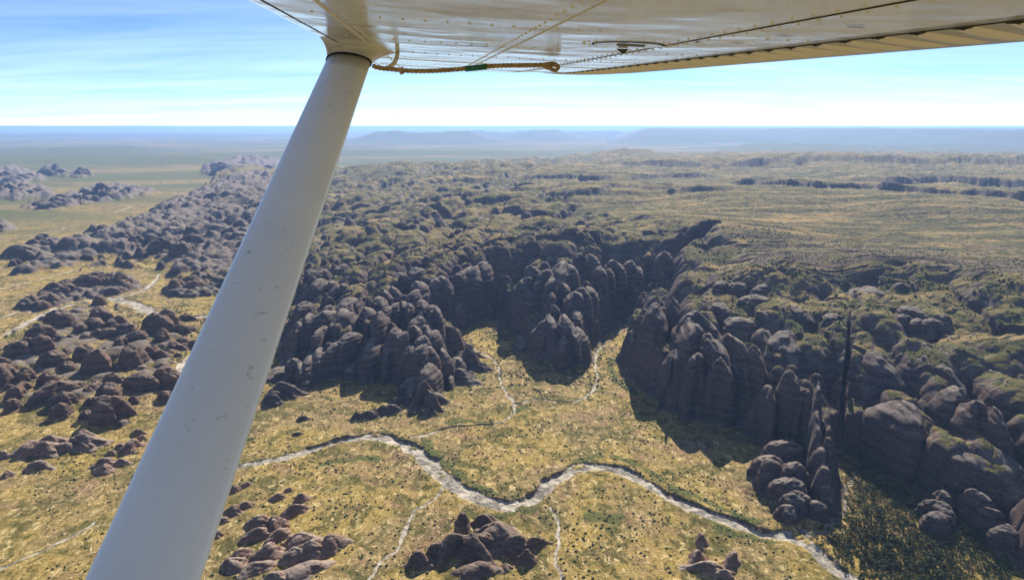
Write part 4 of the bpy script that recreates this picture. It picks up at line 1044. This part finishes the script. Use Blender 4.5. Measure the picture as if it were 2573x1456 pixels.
for c, Z, l in ((.70, .95, .012), (.70, 1.1, .012), (.71, .8, .012), (.645, 1.12, .010)):
    wmesh('drain_hole', [sec(c + l * math.cos(a), Z + .004 * math.sin(a)) + dn * .0016 for a in np.linspace(0, 6.28, 12, endpoint=False)], [tuple(range(12))], M_DARK, wing, False)
# strut: streamlined section, flared fairing at the wing
def loft(name, rings, mat, parent):
    n = len(rings[0]); P_ = [p for r in rings for p in r]; F_ = []
    for i in range(len(rings) - 1):
        for j in range(n): F_.append((i * n + j, i * n + (j + 1) % n, (i + 1) * n + (j + 1) % n, (i + 1) * n + j))
    F_.append(tuple(range(n))[::-1]); F_.append(tuple(range((len(rings) - 1) * n, len(rings) * n)))
    return wmesh(name, P_, F_, mat, parent)
STOP = np.array([-.436, .631, 1.85]); SBOT = np.array([-.384, -.300, .715]); sdirv = SBOT - STOP
cdir = np.array([.985, .0, .16]); cdir /= np.linalg.norm(cdir)
ndir = np.cross(sdirv, cdir); ndir /= np.linalg.norm(ndir)
def sring(cen, ch, tk, n=40):
    out = []
    for j in range(n):
        a = 2 * math.pi * j / n; x_ = math.cos(a); k = math.copysign(abs(math.sin(a)) ** .8, math.sin(a))
        out.append(cen + cdir * (x_ * ch / 2) + ndir * (k * tk / 2 * (1 - .18 * x_)))
    return out
T0 = .026
rings = [sring(STOP + sdirv * t, .113, .044) for t in np.linspace(T0, 1.35, 24)]
strut = loft('strut', rings, M_STRUT, plane)
rings = []
n_ = 40
for t in np.linspace(0, 1, 14):
    e = t ** 1.9; low_ = sring(STOP + sdirv * (T0 - .075 * t), .119, .050, n_)
    ring_ = []
    for j_ in range(n_):
        a_ = 2 * math.pi * j_ / n_; ca, sa = math.cos(a_), math.sin(a_)
        top_ = sec(max(.004, .095 + .095 * ca - .045 * sa), 1.83 + .27 * ca + .10 * sa) + np.array([0, .006, 0])
        ring_.append(low_[j_] * (1 - e) + top_ * e)
    rings.append(ring_)
loft('strut_fairing', rings, M_STRUT, strut)
rings = [sring(STOP + sdirv * t, .1200, .0515) for t in (T0 - .001, T0 + .003)]
loft('fairing_seam', rings, M_DARK, strut)
# small bent vent tube behind the strut
def tube(name, pts3, rad, mat, parent, n=10):
    rings = []
    pts3 = [np.array(p, float) for p in pts3]
    for i, p in enumerate(pts3):
        t = pts3[min(i + 1, len(pts3) - 1)] - pts3[max(i - 1, 0)]; t /= np.linalg.norm(t)
        a = np.cross(t, [0, 0, 1.0]); a /= np.linalg.norm(a); b = np.cross(t, a)
        r = rad[i] if hasattr(rad, '__len__') else rad
        rings.append([p + a * r * math.cos(k * 2 * math.pi / n) + b * r * math.sin(k * 2 * math.pi / n) for k in range(n)])
    return loft(name, rings, mat, parent)
def ip(u, v, Z): return ((u - 1286.5) / 1716, (727.7 - v) / 1716, 1) * np.array([Z, Z, Z])
vp = [ip(999, 100, 1.98), ip(1000, 118, 1.97), ip(999, 132, 1.96), ip(997, 146, 1.95), ip(991, 158, 1.95), ip(980, 168, 1.95), ip(967, 173, 1.95)]
vent = tube('vent_tube', vp, .0062, M_TUBE, plane)
tube('grommet', [ip(1000, 115, 1.965), ip(1000, 119, 1.965)], .016, M_DARK, vent)

# ------------------------------------------------------------------ tie-down rope trailing from the strut top
rope = bpy.data.objects.new('tie_down_rope', None); link(rope); RO = cw(*ip(942, 168, 1.9)); rope.location = RO
tag(rope, 'twisted brown rope with green tape and end loop, trailing under the wing', 'rope')
def rope_mesh(name, ctrl, rad, mat, pitch=.034, strands=3):
    C = smooth_line(np.array([ip(u, v, Z) for u, v, Z in ctrl]), 14); S_ = np.concatenate([[0], np.cumsum(np.linalg.norm(np.diff(C, axis=0), axis=1))])
    P_, F_ = [], []
    for k in range(strands):
        pts3 = []
        for i, p in enumerate(C):
            t = C[min(i + 1, len(C) - 1)] - C[max(i - 1, 0)]; t /= np.linalg.norm(t)
            a = np.cross(t, [0, 0, 1.0]); a /= np.linalg.norm(a) + 1e-9; b = np.cross(t, a); an = S_[i] / pitch * 2 * math.pi + k * 2 * math.pi / strands
            q = p + (a * math.cos(an) + b * math.sin(an)) * rad * .5
            base = len(P_)
            for j in range(6): P_.append(q + (a * math.cos(j * 1.0472) + b * math.sin(j * 1.0472)) * rad * .58)
            if i:
                for j in range(6): F_.append((base - 6 + j, base - 6 + (j + 1) % 6, base + (j + 1) % 6, base + j))
    me = bpy.data.meshes.new(name); me.from_pydata([tuple(cw(*p) - RO) for p in P_], [], F_); me.polygons.foreach_set('use_smooth', np.ones(len(F_), bool))
    me.materials.append(mat); return link(bpy.data.objects.new(name, me), rope)
rope_mesh('rope_body', [(936, 166, 1.9), (955, 171, 1.9), (985, 174, 1.9), (1030, 178, 1.9), (1090, 178, 1.9), (1150, 174, 1.9), (1200, 169, 1.9), (1260, 165, 1.9), (1320, 164, 1.9), (1365, 163, 1.9), (1390, 160, 1.9)], .0064, M_ROPE)
rope_mesh('rope_loop', [(1360, 164, 1.9), (1380, 161, 1.9), (1394, 161, 1.9), (1402, 166, 1.9), (1401, 173, 1.9), (1394, 177, 1.9), (1384, 173, 1.9), (1366, 167, 1.9)], .0055, M_ROPE)
def rtube(name, ctrl, rad, mat):
    t = tube(name, [ip(*c) for c in ctrl], rad, mat, None); t.parent = rope; t.data.transform(Matrix.Translation(ORG - RO)); return t
rtube('green_tape', [(1169, 173, 1.9), (1185, 171.5, 1.9), (1205, 169.5, 1.9), (1223, 167.5, 1.9)], .0082, M_TAPE)
rtube('rope_knot', [(1005, 176, 1.9), (1010, 178, 1.9), (1015, 178.5, 1.9)], [.007, .0115, .007], M_ROPE)

# ------------------------------------------------------------------ the hazy air
hb = bpy.data.meshes.new('haze'); X_ = 215000.0; z0, z1 = float(H.min()) - 1.0, CAM_H + 3.0
z0 = min(z0, -14.0)
hb.from_pydata([(a, b, c) for c in (z0, z1) for a, b in ((-X_, -X_), (X_, -X_), (X_, X_), (-X_, X_))], [], [(3, 2, 1, 0), (4, 5, 6, 7), (0, 1, 5, 4), (1, 2, 6, 5), (2, 3, 7, 6), (3, 0, 4, 7)])
hm = bpy.data.materials.new('haze_air'); hm.use_nodes = True; hn = hm.node_tree.nodes; hn.clear()
ho = hn.new('ShaderNodeOutputMaterial'); hv = hn.new('ShaderNodeVolumePrincipled')
hv.inputs['Color'].default_value = (0.32, 0.54, 1.0, 1); hv.inputs['Density'].default_value = 3.0e-5; hv.inputs['Anisotropy'].default_value = 0.25
hm.node_tree.links.new(hv.outputs[0], ho.inputs['Volume']); hb.materials.append(hm)
tag(link(bpy.data.objects.new('haze', hb)), 'thin blue haze over the far plain', 'haze', kind='stuff')
